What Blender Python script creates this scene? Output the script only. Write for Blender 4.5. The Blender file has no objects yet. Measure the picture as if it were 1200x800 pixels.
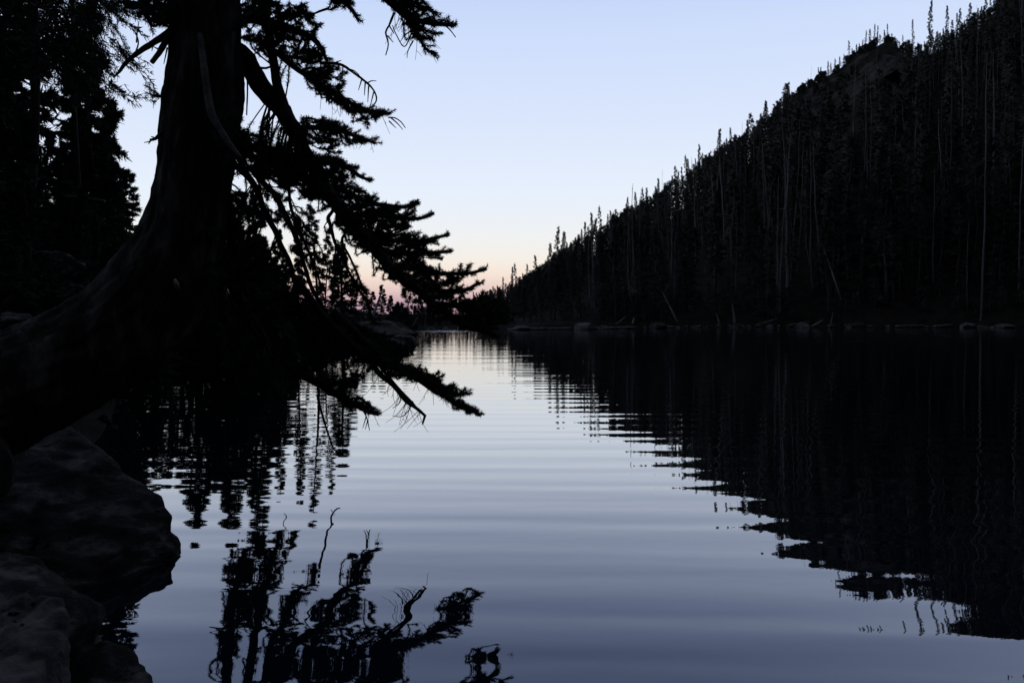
import bpy, math, random
import numpy as np
from mathutils import Vector, noise as mnoise

random.seed(7)
RNG = np.random.default_rng(11)
sc = bpy.context.scene
COL = sc.collection

# ------------------------------------------------------------------ camera
CAM_H = 1.6
F_PX = 28.0 / 36.0 * 1200.0            # focal length in pixels of the 1200 x 800 photograph
PITCH = math.atan(37.0 / F_PX)
cam_d = bpy.data.cameras.new("camera")
cam_d.lens = 28.0
cam_d.sensor_width = 36.0
cam_d.clip_start = 0.05
cam_d.clip_end = 4000.0
cam = bpy.data.objects.new("camera", cam_d)
COL.objects.link(cam)
cam.location = (0, 0, CAM_H)
cam.rotation_euler = (math.pi / 2 - PITCH, 0, 0)
sc.camera = cam

# ------------------------------------------------------------------ exposure
sc.view_settings.view_transform = 'Standard'
sc.view_settings.look = 'None'
sc.view_settings.exposure = 0.0
sc.view_settings.gamma = 1.0
sc.view_settings.use_curve_mapping = False
sc.render.engine = 'CYCLES'
sc.cycles.max_bounces = 6
sc.cycles.diffuse_bounces = 2
sc.cycles.glossy_bounces = 3
sc.cycles.transmission_bounces = 2
sc.cycles.caustics_reflective = False
sc.cycles.caustics_refractive = False


def s2l(c):
    return tuple(((v / 255.0) / 12.92 if v / 255.0 <= 0.04045 else ((v / 255.0 + 0.055) / 1.055) ** 2.4) for v in c)


# ------------------------------------------------------------------ sky: clear dusk, sun already down behind the camera
SUN_EL = math.radians(1.0)
world = bpy.data.worlds.new("World")
sc.world = world
world.use_nodes = True
nt = world.node_tree
nt.nodes.clear()
out = nt.nodes.new('ShaderNodeOutputWorld')
tc = nt.nodes.new('ShaderNodeTexCoord')
sep = nt.nodes.new('ShaderNodeSeparateXYZ')
nt.links.new(tc.outputs['Generated'], sep.inputs[0])
ramp = nt.nodes.new('ShaderNodeValToRGB')
nt.links.new(sep.outputs['Z'], ramp.inputs['Fac'])
F_PXF = F_PX
SKY = [(0.0, (176, 146, 160)), (0.012, (204, 170, 180)), (0.026, (232, 204, 198)), (0.044, (246, 228, 214)), (0.062, (245, 238, 229)),
       (0.085, (240, 241, 241)), (0.14, (230, 239, 252)), (0.23, (217, 229, 252)), (0.32, (205, 221, 251)),
       (0.42, (184, 203, 244)), (0.52, (152, 167, 206)), (0.72, (100, 107, 126)), (1.0, (80, 84, 96))]
cr = ramp.color_ramp
cr.interpolation = 'LINEAR'
while len(cr.elements) < len(SKY):
    cr.elements.new(0.5)
for e, (p, c) in zip(cr.elements, SKY):
    e.position = max(0.0, p)
    e.color = s2l(c) + (1,)
# the western half, behind the viewer, is set dimmer to hold down the light on the land
mr = nt.nodes.new('ShaderNodeMapRange')
mr.interpolation_type = 'SMOOTHSTEP'
nt.links.new(sep.outputs['Y'], mr.inputs['Value'])
mr.inputs['From Min'].default_value = -0.45
mr.inputs['From Max'].default_value = 0.35
mr.inputs['To Min'].default_value = 0.8
mr.inputs['To Max'].default_value = 1.0
bg1 = nt.nodes.new('ShaderNodeBackground')
nt.links.new(ramp.outputs['Color'], bg1.inputs['Color'])
nt.links.new(mr.outputs['Result'], bg1.inputs['Strength'])
sky = nt.nodes.new('ShaderNodeTexSky')
sky.sky_type = 'NISHITA'
sky.sun_disc = False
sky.sun_elevation = SUN_EL
sky.sun_rotation = math.radians(180)
bg2 = nt.nodes.new('ShaderNodeBackground')
nt.links.new(sky.outputs['Color'], bg2.inputs['Color'])
bg2.inputs['Strength'].default_value = 0.006
addn = nt.nodes.new('ShaderNodeAddShader')
nt.links.new(bg1.outputs[0], addn.inputs[0])
nt.links.new(bg2.outputs[0], addn.inputs[1])
nt.links.new(addn.outputs[0], out.inputs['Surface'])

# ------------------------------------------------------------------ sun: only the last afterglow, wide and very weak
sun_d = bpy.data.lights.new("sun", 'SUN')
sun_d.energy = 0.03
sun_d.angle = math.radians(20)
sun_d.color = (1.0, 0.9, 0.85)
sun = bpy.data.objects.new("sun", sun_d)
COL.objects.link(sun)
sun.rotation_euler = (math.radians(90 - 9), 0, 0)     # shines towards +Y, from low behind the camera
sun.location = (0, -30, 60)


# ================================================================== helpers
def W(px, py, d):
    """World point seen at photo pixel (px, py) at depth Y = d."""
    u = (px - 600.0) / F_PX
    v = (400.0 - py) / F_PX
    c, s = math.cos(PITCH), math.sin(PITCH)
    dx, dy, dz = u, c + v * s, -s + v * c
    k = d / dy
    return np.array([dx * k, d, CAM_H + dz * k])


def pix(p):
    x, y, z = p[0], p[1], p[2] - CAM_H
    c, s = math.cos(PITCH), math.sin(PITCH)
    f = y * c - z * s
    up = y * s + z * c
    return 600 + F_PX * x / f, 400 - F_PX * up / f


class MB:
    """Collects vertices and faces; build() links them as ONE mesh object."""
    def __init__(self):
        self.v, self.f3, self.f4, self.m3, self.m4, self.n = [], [], [], [], [], 0

    def add(self, v, tri=None, quad=None, mat=0):
        v = np.asarray(v, dtype=np.float64).reshape(-1, 3)
        if tri is not None and len(tri):
            t = np.asarray(tri, dtype=np.int64).reshape(-1, 3) + self.n
            self.f3.append(t); self.m3.append(np.full(len(t), mat))
        if quad is not None and len(quad):
            q = np.asarray(quad, dtype=np.int64).reshape(-1, 4) + self.n
            self.f4.append(q); self.m4.append(np.full(len(q), mat))
        self.v.append(v)
        self.n += len(v)

    def mesh(self, name, mats, smooth=False):
        v = np.concatenate(self.v) if self.v else np.zeros((0, 3))
        t = np.concatenate(self.f3) if self.f3 else np.zeros((0, 3), int)
        q = np.concatenate(self.f4) if self.f4 else np.zeros((0, 4), int)
        mi = np.concatenate([np.concatenate(self.m3) if self.m3 else np.zeros(0, int),
                             np.concatenate(self.m4) if self.m4 else np.zeros(0, int)]).astype(np.int32)
        me = bpy.data.meshes.new(name)
        me.vertices.add(len(v))
        me.vertices.foreach_set("co", v.astype(np.float32).ravel())
        loops = np.concatenate([t.ravel(), q.ravel()]).astype(np.int32)
        me.loops.add(len(loops))
        me.loops.foreach_set("vertex_index", loops)
        starts = np.concatenate([np.arange(len(t)) * 3, len(t) * 3 + np.arange(len(q)) * 4]).astype(np.int32)
        me.polygons.add(len(starts))
        me.polygons.foreach_set("loop_start", starts)
        me.polygons.foreach_set("material_index", mi)
        if smooth:
            me.polygons.foreach_set("use_smooth", np.ones(len(starts), dtype=bool))
        for m in (mats if isinstance(mats, (list, tuple)) else [mats]):
            me.materials.append(m)
        me.update(calc_edges=True)
        me.validate()
        return me

    def build(self, name, mats, parent=None, smooth=False):
        o = bpy.data.objects.new(name, self.mesh(name, mats, smooth))
        COL.objects.link(o)
        if parent is not None:
            o.parent = parent
        return o


def tag(o, label=None, cat=None, group=None, kind=None):
    if label: o["label"] = label
    if cat: o["category"] = cat
    if group: o["group"] = group
    if kind: o["kind"] = kind
    return o


def empty(name, loc):
    o = bpy.data.objects.new(name, None)
    COL.objects.link(o)
    o.location = loc
    return o


def unit(v):
    v = np.asarray(v, float)
    n = np.linalg.norm(v, axis=-1, keepdims=True)
    return v / np.maximum(n, 1e-9)


def spline(pts, step):
    """Catmull-Rom through pts (N x k, first three columns are xyz), resampled at about step."""
    P = np.asarray(pts, float)
    if len(P) < 3:
        n = max(2, int(np.linalg.norm(P[-1, :3] - P[0, :3]) / step) + 1)
        t = np.linspace(0, 1, n)[:, None]
        return P[0] * (1 - t) + P[-1] * t
    Q = np.vstack([2 * P[0] - P[1], P, 2 * P[-1] - P[-2]])
    outp = []
    for i in range(1, len(Q) - 2):
        n = max(2, int(np.linalg.norm(Q[i + 1, :3] - Q[i, :3]) / step) + 1)
        t = np.linspace(0, 1, n, endpoint=False)[:, None]
        a, b, c, d = Q[i - 1], Q[i], Q[i + 1], Q[i + 2]
        outp.append(0.5 * ((2 * b) + (-a + c) * t + (2 * a - 5 * b + 4 * c - d) * t ** 2 + (-a + 3 * b - 3 * c + d) * t ** 3))
    outp.append(P[-1][None])
    return np.vstack(outp)


def frames(p):
    t = unit(np.gradient(p, axis=0))
    ref = np.array([0.0, 0, 1]) if abs(t[0][2]) < 0.9 else np.array([1.0, 0, 0])
    n = unit(np.cross(t[0], ref))
    N = [n]
    for i in range(1, len(p)):
        n = N[-1] - t[i] * np.dot(N[-1], t[i])
        N.append(unit(n))
    N = np.array(N)
    return t, N, np.cross(t, N)


def tube(mb, p, r, seg=6, mat=0, rough=0.0, rough_scale=8.0, cap=True):
    p = np.asarray(p, float)
    r = np.broadcast_to(np.asarray(r, float), (len(p),)).copy()
    t, n, b = frames(p)
    a = np.linspace(0, 2 * math.pi, seg, endpoint=False)
    ring = np.cos(a)[None, :, None] * n[:, None, :] + np.sin(a)[None, :, None] * b[:, None, :]
    rr = np.repeat(r[:, None], seg, 1)
    if rough > 0:
        for i in range(len(p)):
            for j in range(seg):
                q = p[i] + ring[i, j] * r[i]
                rr[i, j] *= 1 + rough * mnoise.noise(Vector(q * rough_scale)) + rough * 0.5 * mnoise.noise(Vector(q * rough_scale * 2.7))
    v = p[:, None, :] + ring * rr[:, :, None]
    v = v.reshape(-1, 3)
    i = np.arange(len(p) - 1)[:, None] * seg
    j = np.arange(seg)[None, :]
    k = (j + 1) % seg
    quad = np.stack([i + j, i + k, i + seg + k, i + seg + j], -1).reshape(-1, 4)
    tri = None
    if cap:
        v = np.vstack([v, p[0] - t[0] * r[0] * 0.4, p[-1] + t[-1] * r[-1] * 0.6])
        c0, c1 = len(v) - 2, len(v) - 1
        last = (len(p) - 1) * seg
        tri = [[c0, (x + 1) % seg, x] for x in range(seg)] + [[c1, last + x, last + (x + 1) % seg] for x in range(seg)]
    mb.add(v, tri=tri, quad=quad, mat=mat)


def needles(mb, p, n, L, w, ang=0.9, jit=0.35, mat=0):
    """n thin bristles standing round the path p, leaning forward."""
    p = np.asarray(p, float)
    n = int(n)
    if n < 1:
        return
    seglen = np.linalg.norm(np.diff(p, axis=0), axis=1)
    cum = np.concatenate([[0], np.cumsum(seglen)])
    s = RNG.uniform(0, cum[-1], n)
    i = np.clip(np.searchsorted(cum, s) - 1, 0, len(seglen) - 1)
    f = ((s - cum[i]) / np.maximum(seglen[i], 1e-9))[:, None]
    base = p[i] * (1 - f) + p[i + 1] * f
    t = unit(p[i + 1] - p[i])
    rnd = unit(RNG.normal(size=(n, 3)))
    rad = unit(rnd - t * np.sum(rnd * t, 1, keepdims=True))
    a = np.clip(ang + RNG.normal(0, jit, n), 0.1, 1.7)[:, None]
    d = t * np.cos(a) + rad * np.sin(a)
    LL = (L * RNG.uniform(0.65, 1.15, n))[:, None]
    side = unit(np.cross(d, unit(RNG.normal(size=(n, 3))))) * (w * 0.5)
    v = np.stack([base - side, base + side, base + d * LL + side * 0.3, base + d * LL - side * 0.3], 1).reshape(-1, 3)
    mb.add(v, quad=np.arange(n * 4).reshape(-1, 4), mat=mat)


# ================================================================== materials
def new_mat(name):
    m = bpy.data.materials.new(name)
    m.use_nodes = True
    t = m.node_tree
    return m, t, t.nodes['Principled BSDF']


def noise_mat(name, c1, c2, scale, rough=0.9, bump=0.0, bump_scale=None, detail=6, spec=0.25, obj_random=False, stretch=(1, 1, 1), c3=None):
    m, t, b = new_mat(name)
    N, L = t.nodes, t.links
    co = N.new('ShaderNodeTexCoord')
    mp = N.new('ShaderNodeMapping')
    mp.inputs['Scale'].default_value = stretch
    L.new(co.outputs['Object'], mp.inputs['Vector'])
    nz = N.new('ShaderNodeTexNoise')
    nz.inputs['Scale'].default_value = scale
    nz.inputs['Detail'].default_value = detail
    nz.inputs['Roughness'].default_value = 0.62
    L.new(mp.outputs[0], nz.inputs['Vector'])
    r = N.new('ShaderNodeValToRGB')
    r.color_ramp.elements[0].position = 0.34
    r.color_ramp.elements[1].position = 0.68
    r.color_ramp.elements[0].color = tuple(c1) + (1,)
    r.color_ramp.elements[1].color = tuple(c2) + (1,)
    if c3:
        e = r.color_ramp.elements.new(0.5)
        e.color = tuple(c3) + (1,)
    L.new(nz.outputs[0], r.inputs['Fac'])
    col = r.outputs['Color']
    if obj_random:
        oi = N.new('ShaderNodeObjectInfo')
        mul = N.new('ShaderNodeMapRange')
        L.new(oi.outputs['Random'], mul.inputs['Value'])
        mul.inputs['To Min'].default_value = 0.6
        mul.inputs['To Max'].default_value = 1.4
        vm = N.new('ShaderNodeVectorMath')
        vm.operation = 'SCALE'
        L.new(col, vm.inputs[0])
        L.new(mul.outputs['Result'], vm.inputs['Scale'])
        col = vm.outputs['Vector']
    L.new(col, b.inputs['Base Color'])
    b.inputs['Roughness'].default_value = rough
    b.inputs['Specular IOR Level'].default_value = spec
    if bump > 0:
        n2 = N.new('ShaderNodeTexNoise')
        n2.inputs['Scale'].default_value = bump_scale or scale * 3
        n2.inputs['Detail'].default_value = 8
        n2.inputs['Roughness'].default_value = 0.65
        L.new(mp.outputs[0], n2.inputs['Vector'])
        bp = N.new('ShaderNodeBump')
        bp.inputs['Strength'].default_value = 1.0
        bp.inputs['Distance'].default_value = bump
        L.new(n2.outputs[0], bp.inputs['Height'])
        L.new(bp.outputs[0], b.inputs['Normal'])
    return m


M_NEEDLE = noise_mat("needles_near", (0.032, 0.038, 0.026), (0.058, 0.066, 0.044), 3.0, rough=0.75, spec=0.2)
M_NEEDLE_DEAD = noise_mat("needles_dry", (0.03, 0.022, 0.014), (0.05, 0.036, 0.022), 3.0, rough=0.85, spec=0.1)
M_FOL = noise_mat("needles_bank", (0.034, 0.040, 0.030), (0.062, 0.070, 0.052), 0.9, rough=0.85, spec=0.12, obj_random=True)
def round_normals(m, k):
    # far needle clumps shade like the rounded tree they belong to (mesh attribute fn), not like loose facets
    t = m.node_tree; N, L = t.nodes, t.links
    at = N.new('ShaderNodeAttribute'); at.attribute_name = 'fn'
    vt = N.new('ShaderNodeVectorTransform'); vt.vector_type = 'NORMAL'; vt.convert_from = 'OBJECT'; vt.convert_to = 'WORLD'
    L.new(at.outputs['Vector'], vt.inputs[0])
    ge = N.new('ShaderNodeNewGeometry')
    mxv = N.new('ShaderNodeMix'); mxv.data_type = 'VECTOR'; mxv.inputs[0].default_value = k
    L.new(ge.outputs['Normal'], mxv.inputs[4]); L.new(vt.outputs[0], mxv.inputs[5])
    nn = N.new('ShaderNodeVectorMath'); nn.operation = 'NORMALIZE'
    L.new(mxv.outputs[1], nn.inputs[0])
    L.new(nn.outputs[0], N['Principled BSDF'].inputs['Normal'])


def fn_of(v):
    v = np.asarray(v)
    r = np.hypot(v[:, 0], v[:, 1])
    return unit(np.stack([v[:, 0], v[:, 1], 0.25 * r + 0.02], 1))


def set_fn(me, fn):
    at = me.attributes.new('fn', 'FLOAT_VECTOR', 'POINT')
    at.data.foreach_set('vector', np.asarray(fn, np.float32).ravel())


M_FOLFAR = noise_mat("needles_hill", (0.036, 0.040, 0.033), (0.075, 0.080, 0.068), 0.35, rough=0.95, spec=0.05, obj_random=True)
round_normals(M_FOLFAR, 0.75)
M_BARK = noise_mat("bark_near", (0.012, 0.011, 0.010), (0.13, 0.118, 0.11), 9.0, rough=0.95, bump=0.06, bump_scale=16, spec=0.1, stretch=(1, 1, 0.3), c3=(0.036, 0.033, 0.030))
M_TWIG = noise_mat("bark_twig", (0.025, 0.021, 0.018), (0.06, 0.052, 0.045), 14.0, rough=0.9, spec=0.1)
M_DEADWOOD = noise_mat("bare_wood_near", (0.06, 0.055, 0.05), (0.15, 0.14, 0.13), 18.0, rough=0.9, bump=0.006, spec=0.1)
M_SCAR = noise_mat("bare_wood_scar", (0.12, 0.11, 0.095), (0.30, 0.27, 0.24), 20.0, rough=0.9, spec=0.1)
M_BARKF = noise_mat("bark_bank", (0.03, 0.027, 0.024), (0.075, 0.068, 0.06), 5.0, rough=0.95, spec=0.1, stretch=(1, 1, 0.3), obj_random=True)
M_SNAG = noise_mat("grey_dead_wood", (0.045, 0.043, 0.041), (0.165, 0.159, 0.152), 0.8, rough=0.95, spec=0.05, stretch=(2, 2, 0.35), obj_random=True)
M_DRIFT = noise_mat("driftwood", (0.08, 0.077, 0.073), (0.22, 0.21, 0.20), 3.0, rough=0.95, spec=0.05, obj_random=True)
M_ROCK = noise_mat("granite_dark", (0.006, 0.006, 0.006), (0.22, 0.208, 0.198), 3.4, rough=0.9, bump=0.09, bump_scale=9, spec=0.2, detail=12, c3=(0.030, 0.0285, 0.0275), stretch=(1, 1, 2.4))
M_ROCKP = noise_mat("granite_pale", (0.014, 0.0125, 0.0115), (0.17, 0.155, 0.148), 6.5, rough=0.85, bump=0.06, bump_scale=14, spec=0.25, detail=12, c3=(0.085, 0.079, 0.077))
M_ROCKF = noise_mat("granite_shore", (0.05, 0.047, 0.043), (0.17, 0.16, 0.148), 1.6, rough=0.95, bump=0.06, bump_scale=4, spec=0.1, obj_random=True)
M_GROUND = noise_mat("forest_floor", (0.007, 0.0065, 0.005), (0.026, 0.024, 0.019), 0.9, rough=1.0, bump=0.05, bump_scale=5, spec=0.05, detail=8)

# ================================================================== the shape of the land
LAKE = np.array([(-2.75, 4.9), (-3.1, 5.7), (-4.2, 7.2), (-5.2, 10), (-6.4, 12.8), (-8.5, 17), (-11, 22), (-13, 28), (-13.2, 33), (-11, 35.3),
                 (-9.2, 36), (-5.6, 37), (-5.2, 39), (-6.6, 42), (-8.5, 47), (-10.2, 54), (-10.4, 60), (-9.5, 63.5), (-4, 64.5), (0, 64.5), (7, 65.5),
                 (13, 70), (20, 73.5), (30, 73), (46, 71), (60, 68), (78, 55), (85, 25), (60, -5), (30, -8), (10, -4), (3, -0.8), (1.2, 0.3),
                 (0.2, 0.9), (-0.6, 1.4), (-1.2, 2.2), (-1.75, 3.0), (-2.3, 3.8)], float)


def shore_dist(x, y):
    """Signed distance to the waterline, positive on land."""
    x = np.asarray(x, float); y = np.asarray(y, float)
    best = np.full(x.shape, 1e9)
    inside = np.zeros(x.shape, bool)
    n = len(LAKE)
    for i in range(n):
        ax, ay = LAKE[i]; bx, by = LAKE[(i + 1) % n]
        ex, ey = bx - ax, by - ay
        t = np.clip(((x - ax) * ex + (y - ay) * ey) / (ex * ex + ey * ey), 0, 1)
        best = np.minimum(best, np.hypot(x - ax - t * ex, y - ay - t * ey))
        cond = ((ay > y) != (by > y))
        with np.errstate(divide='ignore', invalid='ignore'):
            xi = ax + (y - ay) / (by - ay if by != ay else 1e-9) * ex
        inside ^= cond & (x < xi)
    return np.where(inside, -best, best)


SKYL = np.array([(380, 350), (480, 352), (540, 350), (570, 341), (585, 335), (600, 329), (620, 319), (640, 304), (650, 295), (660, 289), (680, 275), (700, 262),
                 (720, 248), (740, 239), (760, 227), (780, 213), (800, 200), (820, 184), (840, 170), (860, 157), (880, 144), (900, 126),
                 (915, 110), (930, 104), (945, 93), (960, 80), (975, 70), (990, 60), (1005, 49), (1020, 39), (1035, 33), (1048, 39),
                 (1060, 48), (1075, 48), (1095, 38), (1110, 32), (1125, 22), (1140, 8), (1160, -8), (1200, -36), (1300, -95), (1500, -170)], float)
HT = np.array([(380, 3.0), (560, 3.5), (650, 5.5), (750, 7.0), (900, 7.0), (930, 5.0), (950, 4.0), (1045, 4.0), (1062, 5.5), (1200, 8.0), (1500, 8.0)], float)


def skyl(px):
    return np.interp(px, SKYL[:, 0], SKYL[:, 1])


def smooth(t):
    t = np.clip(t, 0, 1)
    return t * t * (3 - 2 * t)


def vnoise(x, y, s, seed=0.0):
    """cheap smooth value noise, vectorised"""
    X = np.asarray(x) / s + seed; Y = np.asarray(y) / s - seed
    xi, yi = np.floor(X), np.floor(Y)
    fx, fy = smooth(X - xi), smooth(Y - yi)
    def h(a, b):
        return (np.sin(a * 127.1 + b * 311.7 + seed) * 43758.5453) % 1.0
    return (h(xi, yi) * (1 - fx) + h(xi + 1, yi) * fx) * (1 - fy) + (h(xi, yi + 1) * (1 - fx) + h(xi + 1, yi + 1) * fx) * fy


def land(x, y):
    x = np.asarray(x, float); y = np.asarray(y, float)
    d = shore_dist(x, y)
    px = 600 + F_PX * x / np.maximum(y, 8.0)
    px = np.clip(px, 380, 1500)
    # right and far side: hillside under a ridge that carries the skyline
    yr = 143.0
    zr = np.maximum((363 - skyl(px)) / F_PX * yr + CAM_H - np.interp(px, HT[:, 0], HT[:, 1]), 0.6)
    t = np.clip(d / 71.0, 0, 1)
    far = zr * t - np.maximum(d - 71, 0) * 0.12 + 0.3 * np.minimum(d, 1.0)
    far = far + (vnoise(x, y, 9, 3.1) - 0.5) * np.minimum(np.maximum(d - 2, 0) * 0.08, 1.6) * np.clip(zr / 8, 0.1, 1)
    # left bank
    lf = 0.42 * np.minimum(d, 2.2) + 0.07 * np.clip(d - 2.2, 0, 9) + 0.42 * np.minimum(np.maximum(-x - 0.52 * y - 3.2, 0), 70)
    lf = lf + (vnoise(x, y, 2.3, 1.7) - 0.5) * np.minimum(np.maximum(d - 0.4, 0) * 0.2, 0.45)
    w = smooth((px - 400) / 60.0) * smooth((y - 40) / 22.0)
    w = np.where((y < 62) & (x > 20), 1.0, w)
    w = np.where((y < 40) & (x < 20), 0.0, w)
    z = far * w + lf * (1 - w)
    z = z + 0.55 * np.clip(-y - 7, 0, 90) * (d > 0)  # unseen rise behind the camera, added to block light from the sky
    z = np.where(d < 0, np.maximum(d * 0.4, -4.0), z)
    return z


def land1(x, y):
    return float(land(np.array([x]), np.array([y]))[0])


def axis(*parts):
    return np.unique(np.round(np.concatenate([np.arange(a, b, s) for a, b, s in parts]), 4))


gx = axis((-900, -160, 80), (-160, -40, 5), (-40, -8, 1.0), (-8, 3, 0.3), (3, 62, 1.0), (62, 140, 3), (140, 260, 8), (260, 1000, 80))
gy = axis((-700, -120, 80), (-120, -10, 4), (-10, 10, 0.3), (10, 60, 1.0), (60, 90, 0.6), (90, 160, 2), (160, 320, 8), (320, 1500, 100))
GX, GY = np.meshgrid(gx, gy)
GZ = land(GX, GY)
mb = MB()
nx, ny = len(gx), len(gy)
i = (np.arange(ny - 1)[:, None] * nx + np.arange(nx - 1)[None, :])
mb.add(np.stack([GX, GY, GZ], -1), quad=np.stack([i, i + 1, i + nx + 1, i + nx], -1).reshape(-1, 4))
ground = mb.build("ground", M_GROUND, smooth=True)
tag(ground, kind="structure")


def hill_hit(px, py, ymin=66.0, ymax=160.0):
    """depth at which the view ray of a photo pixel meets the hillside"""
    for Y in np.arange(ymin, ymax, 1.0):
        p = W(px, py, Y)
        if land1(p[0], Y) >= p[2]:
            return Y
    return ymax


# ================================================================== water
def water_material():
    m, t, b = new_mat("lake_water")
    N, L = t.nodes, t.links
    b.inputs['Base Color'].default_value = (0.004, 0.0065, 0.011, 1)
    b.inputs['Roughness'].default_value = 1.0
    b.inputs['Specular IOR Level'].default_value = 0.0
    geo = N.new('ShaderNodeNewGeometry')

    def wave(sx, sy, rot, amp, detail, seed):
        mp = N.new('ShaderNodeMapping')
        mp.inputs['Rotation'].default_value = (0, 0, rot)
        mp.inputs['Scale'].default_value = (sx, sy, 1)
        mp.inputs['Location'].default_value = (seed, seed * 1.7, 0)
        L.new(geo.outputs['Position'], mp.inputs['Vector'])
        nz = N.new('ShaderNodeTexNoise')
        nz.noise_dimensions = '2D'
        nz.inputs['Scale'].default_value = 1.0
        nz.inputs['Detail'].default_value = detail
        nz.inputs['Roughness'].default_value = 0.45
        L.new(mp.outputs[0], nz.inputs['Vector'])
        mu = N.new('ShaderNodeMath')
        mu.operation = 'MULTIPLY'
        mu.inputs[1].default_value = amp
        L.new(nz.outputs[0], mu.inputs[0])
        return mu.outputs[0]

    def add(a, c):
        mu = N.new('ShaderNodeMath')
        mu.operation = 'ADD'
        L.new(a, mu.inputs[0]); L.new(c, mu.inputs[1])
        return mu.outputs[0]

    def train(lam, sx, amp, dist, seed):
        mp = N.new('ShaderNodeMapping')
        mp.inputs['Scale'].default_value = (sx, 1, 1)
        mp.inputs['Location'].default_value = (seed, seed * 0.3, 0)
        mp.inputs['Rotation'].default_value = (0, 0, 0.05)
        L.new(geo.outputs['Position'], mp.inputs['Vector'])
        wv = N.new('ShaderNodeTexWave')
        wv.wave_type = 'BANDS'; wv.bands_direction = 'Y'; wv.wave_profile = 'SIN'
        wv.inputs['Scale'].default_value = 0.314 / lam
        wv.inputs['Distortion'].default_value = dist
        wv.inputs['Detail'].default_value = 1.0
        wv.inputs['Detail Scale'].default_value = 1.2
        L.new(mp.outputs[0], wv.inputs['Vector'])
        mu = N.new('ShaderNodeMath'); mu.operation = 'MULTIPLY'; mu.inputs[1].default_value = amp
        L.new(wv.outputs['Fac'], mu.inputs[0])
        return mu.outputs[0]

    h = train(0.60, 0.20, 0.0017, 4.0, 2.0)
    h = add(h, train(0.31, 0.35, 0.0003, 5.0, 7.0))
    h = add(h, wave(0.14, 0.70, 0.06, 0.0055, 0.8, 3.3))            # long lazy swell lying across the view
    h = add(h, wave(0.33, 2.2, -0.08, 0.0028, 0.8, 9.1))    # finer ripples on it
    h = add(h, wave(2.5, 6.5, 0.3, 0.0004, 1.0, 21.7))     # small trembling
    # a breath of wind roughens one strip under the far bank
    sp = N.new('ShaderNodeSeparateXYZ')
    L.new(geo.outputs['Position'], sp.inputs[0])

    def band(sock, a, c, soft):
        r1 = N.new('ShaderNodeMapRange'); r1.interpolation_type = 'SMOOTHSTEP'
        r1.inputs['From Min'].default_value = a - soft; r1.inputs['From Max'].default_value = a + soft
        L.new(sock, r1.inputs['Value'])
        r2 = N.new('ShaderNodeMapRange'); r2.interpolation_type = 'SMOOTHSTEP'
        r2.inputs['From Min'].default_value = c - soft; r2.inputs['From Max'].default_value = c + soft
        r2.inputs['To Min'].default_value = 1; r2.inputs['To Max'].default_value = 0
        L.new(sock, r2.inputs['Value'])
        mu = N.new('ShaderNodeMath'); mu.operation = 'MULTIPLY'
        L.new(r1.outputs[0], mu.inputs[0]); L.new(r2.outputs[0], mu.inputs[1])
        return mu.outputs[0]

    bx = band(sp.outputs['X'], -8.6, -3.6, 0.5)
    by = band(sp.outputs['Y'], 58.5, 62.0, 0.8)
    mk = N.new('ShaderNodeMath'); mk.operation = 'MULTIPLY'
    L.new(bx, mk.inputs[0]); L.new(by, mk.inputs[1])
    ruf = wave(5.0, 9.0, 0.0, 0.12, 3.0, 5.0)
    mk2 = N.new('ShaderNodeMath'); mk2.operation = 'MULTIPLY'
    L.new(mk.outputs[0], mk2.inputs[0]); L.new(ruf, mk2.inputs[1])
    h = add(h, mk2.outputs[0])
    bp = N.new('ShaderNodeBump')
    bp.inputs['Strength'].default_value = 1.0
    bp.inputs['Distance'].default_value = 1.0
    L.new(h, bp.inputs['Height'])
    gl = N.new('ShaderNodeBsdfGlossy')
    gl.inputs['Roughness'].default_value = 0.01
    L.new(bp.outputs[0], gl.inputs['Normal'])
    fr = N.new('ShaderNodeFresnel')
    fr.inputs['IOR'].default_value = 1.333
    L.new(bp.outputs[0], fr.inputs['Normal'])
    pw = N.new('ShaderNodeMath'); pw.operation = 'POWER'; pw.inputs[1].default_value = 1.25
    L.new(fr.outputs[0], pw.inputs[0])
    k2 = N.new('ShaderNodeMath'); k2.operation = 'MULTIPLY'; k2.inputs[1].default_value = 3.0
    L.new(pw.outputs[0], k2.inputs[0])
    # soft ceiling: x / (1 + (x / 0.85)^3)^(1/3)
    def mth(op, a, c):
        q = N.new('ShaderNodeMath'); q.operation = op
        for i_, s_ in enumerate((a, c)):
            if isinstance(s_, (int, float)):
                q.inputs[i_].default_value = s_
            else:
                L.new(s_, q.inputs[i_])
        return q.outputs[0]
    x0 = k2.outputs[0]
    den = mth('POWER', mth('ADD', mth('POWER', mth('DIVIDE', x0, 0.85), 3.0), 1.0), 1.0 / 3.0)
    refl = mth('DIVIDE', x0, den)
    tint = N.new('ShaderNodeMix'); tint.data_type = 'RGBA'
    tint.inputs[6].default_value = (0.80, 0.85, 1.0, 1)
    tint.inputs[7].default_value = (0.99, 0.99, 0.985, 1)
    tf = N.new('ShaderNodeMapRange'); tf.inputs['From Min'].default_value = 0.1; tf.inputs['From Max'].default_value = 0.55
    L.new(refl, tf.inputs['Value'])
    L.new(tf.outputs['Result'], tint.inputs[0])
    L.new(tint.outputs[2], gl.inputs['Color'])
    mx = N.new('ShaderNodeMixShader')
    L.new(refl, mx.inputs[0])
    L.new(b.outputs[0], mx.inputs[1])
    L.new(gl.outputs[0], mx.inputs[2])
    L.new(mx.outputs[0], N['Material Output'].inputs['Surface'])
    return m


mb = MB()
mb.add([(-60, -30, 0), (110, -30, 0), (110, 95, 0), (-60, 95, 0)], quad=[[0, 1, 2, 3]])
lake = mb.build("lake_water", water_material())
tag(lake, kind="structure")

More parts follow.
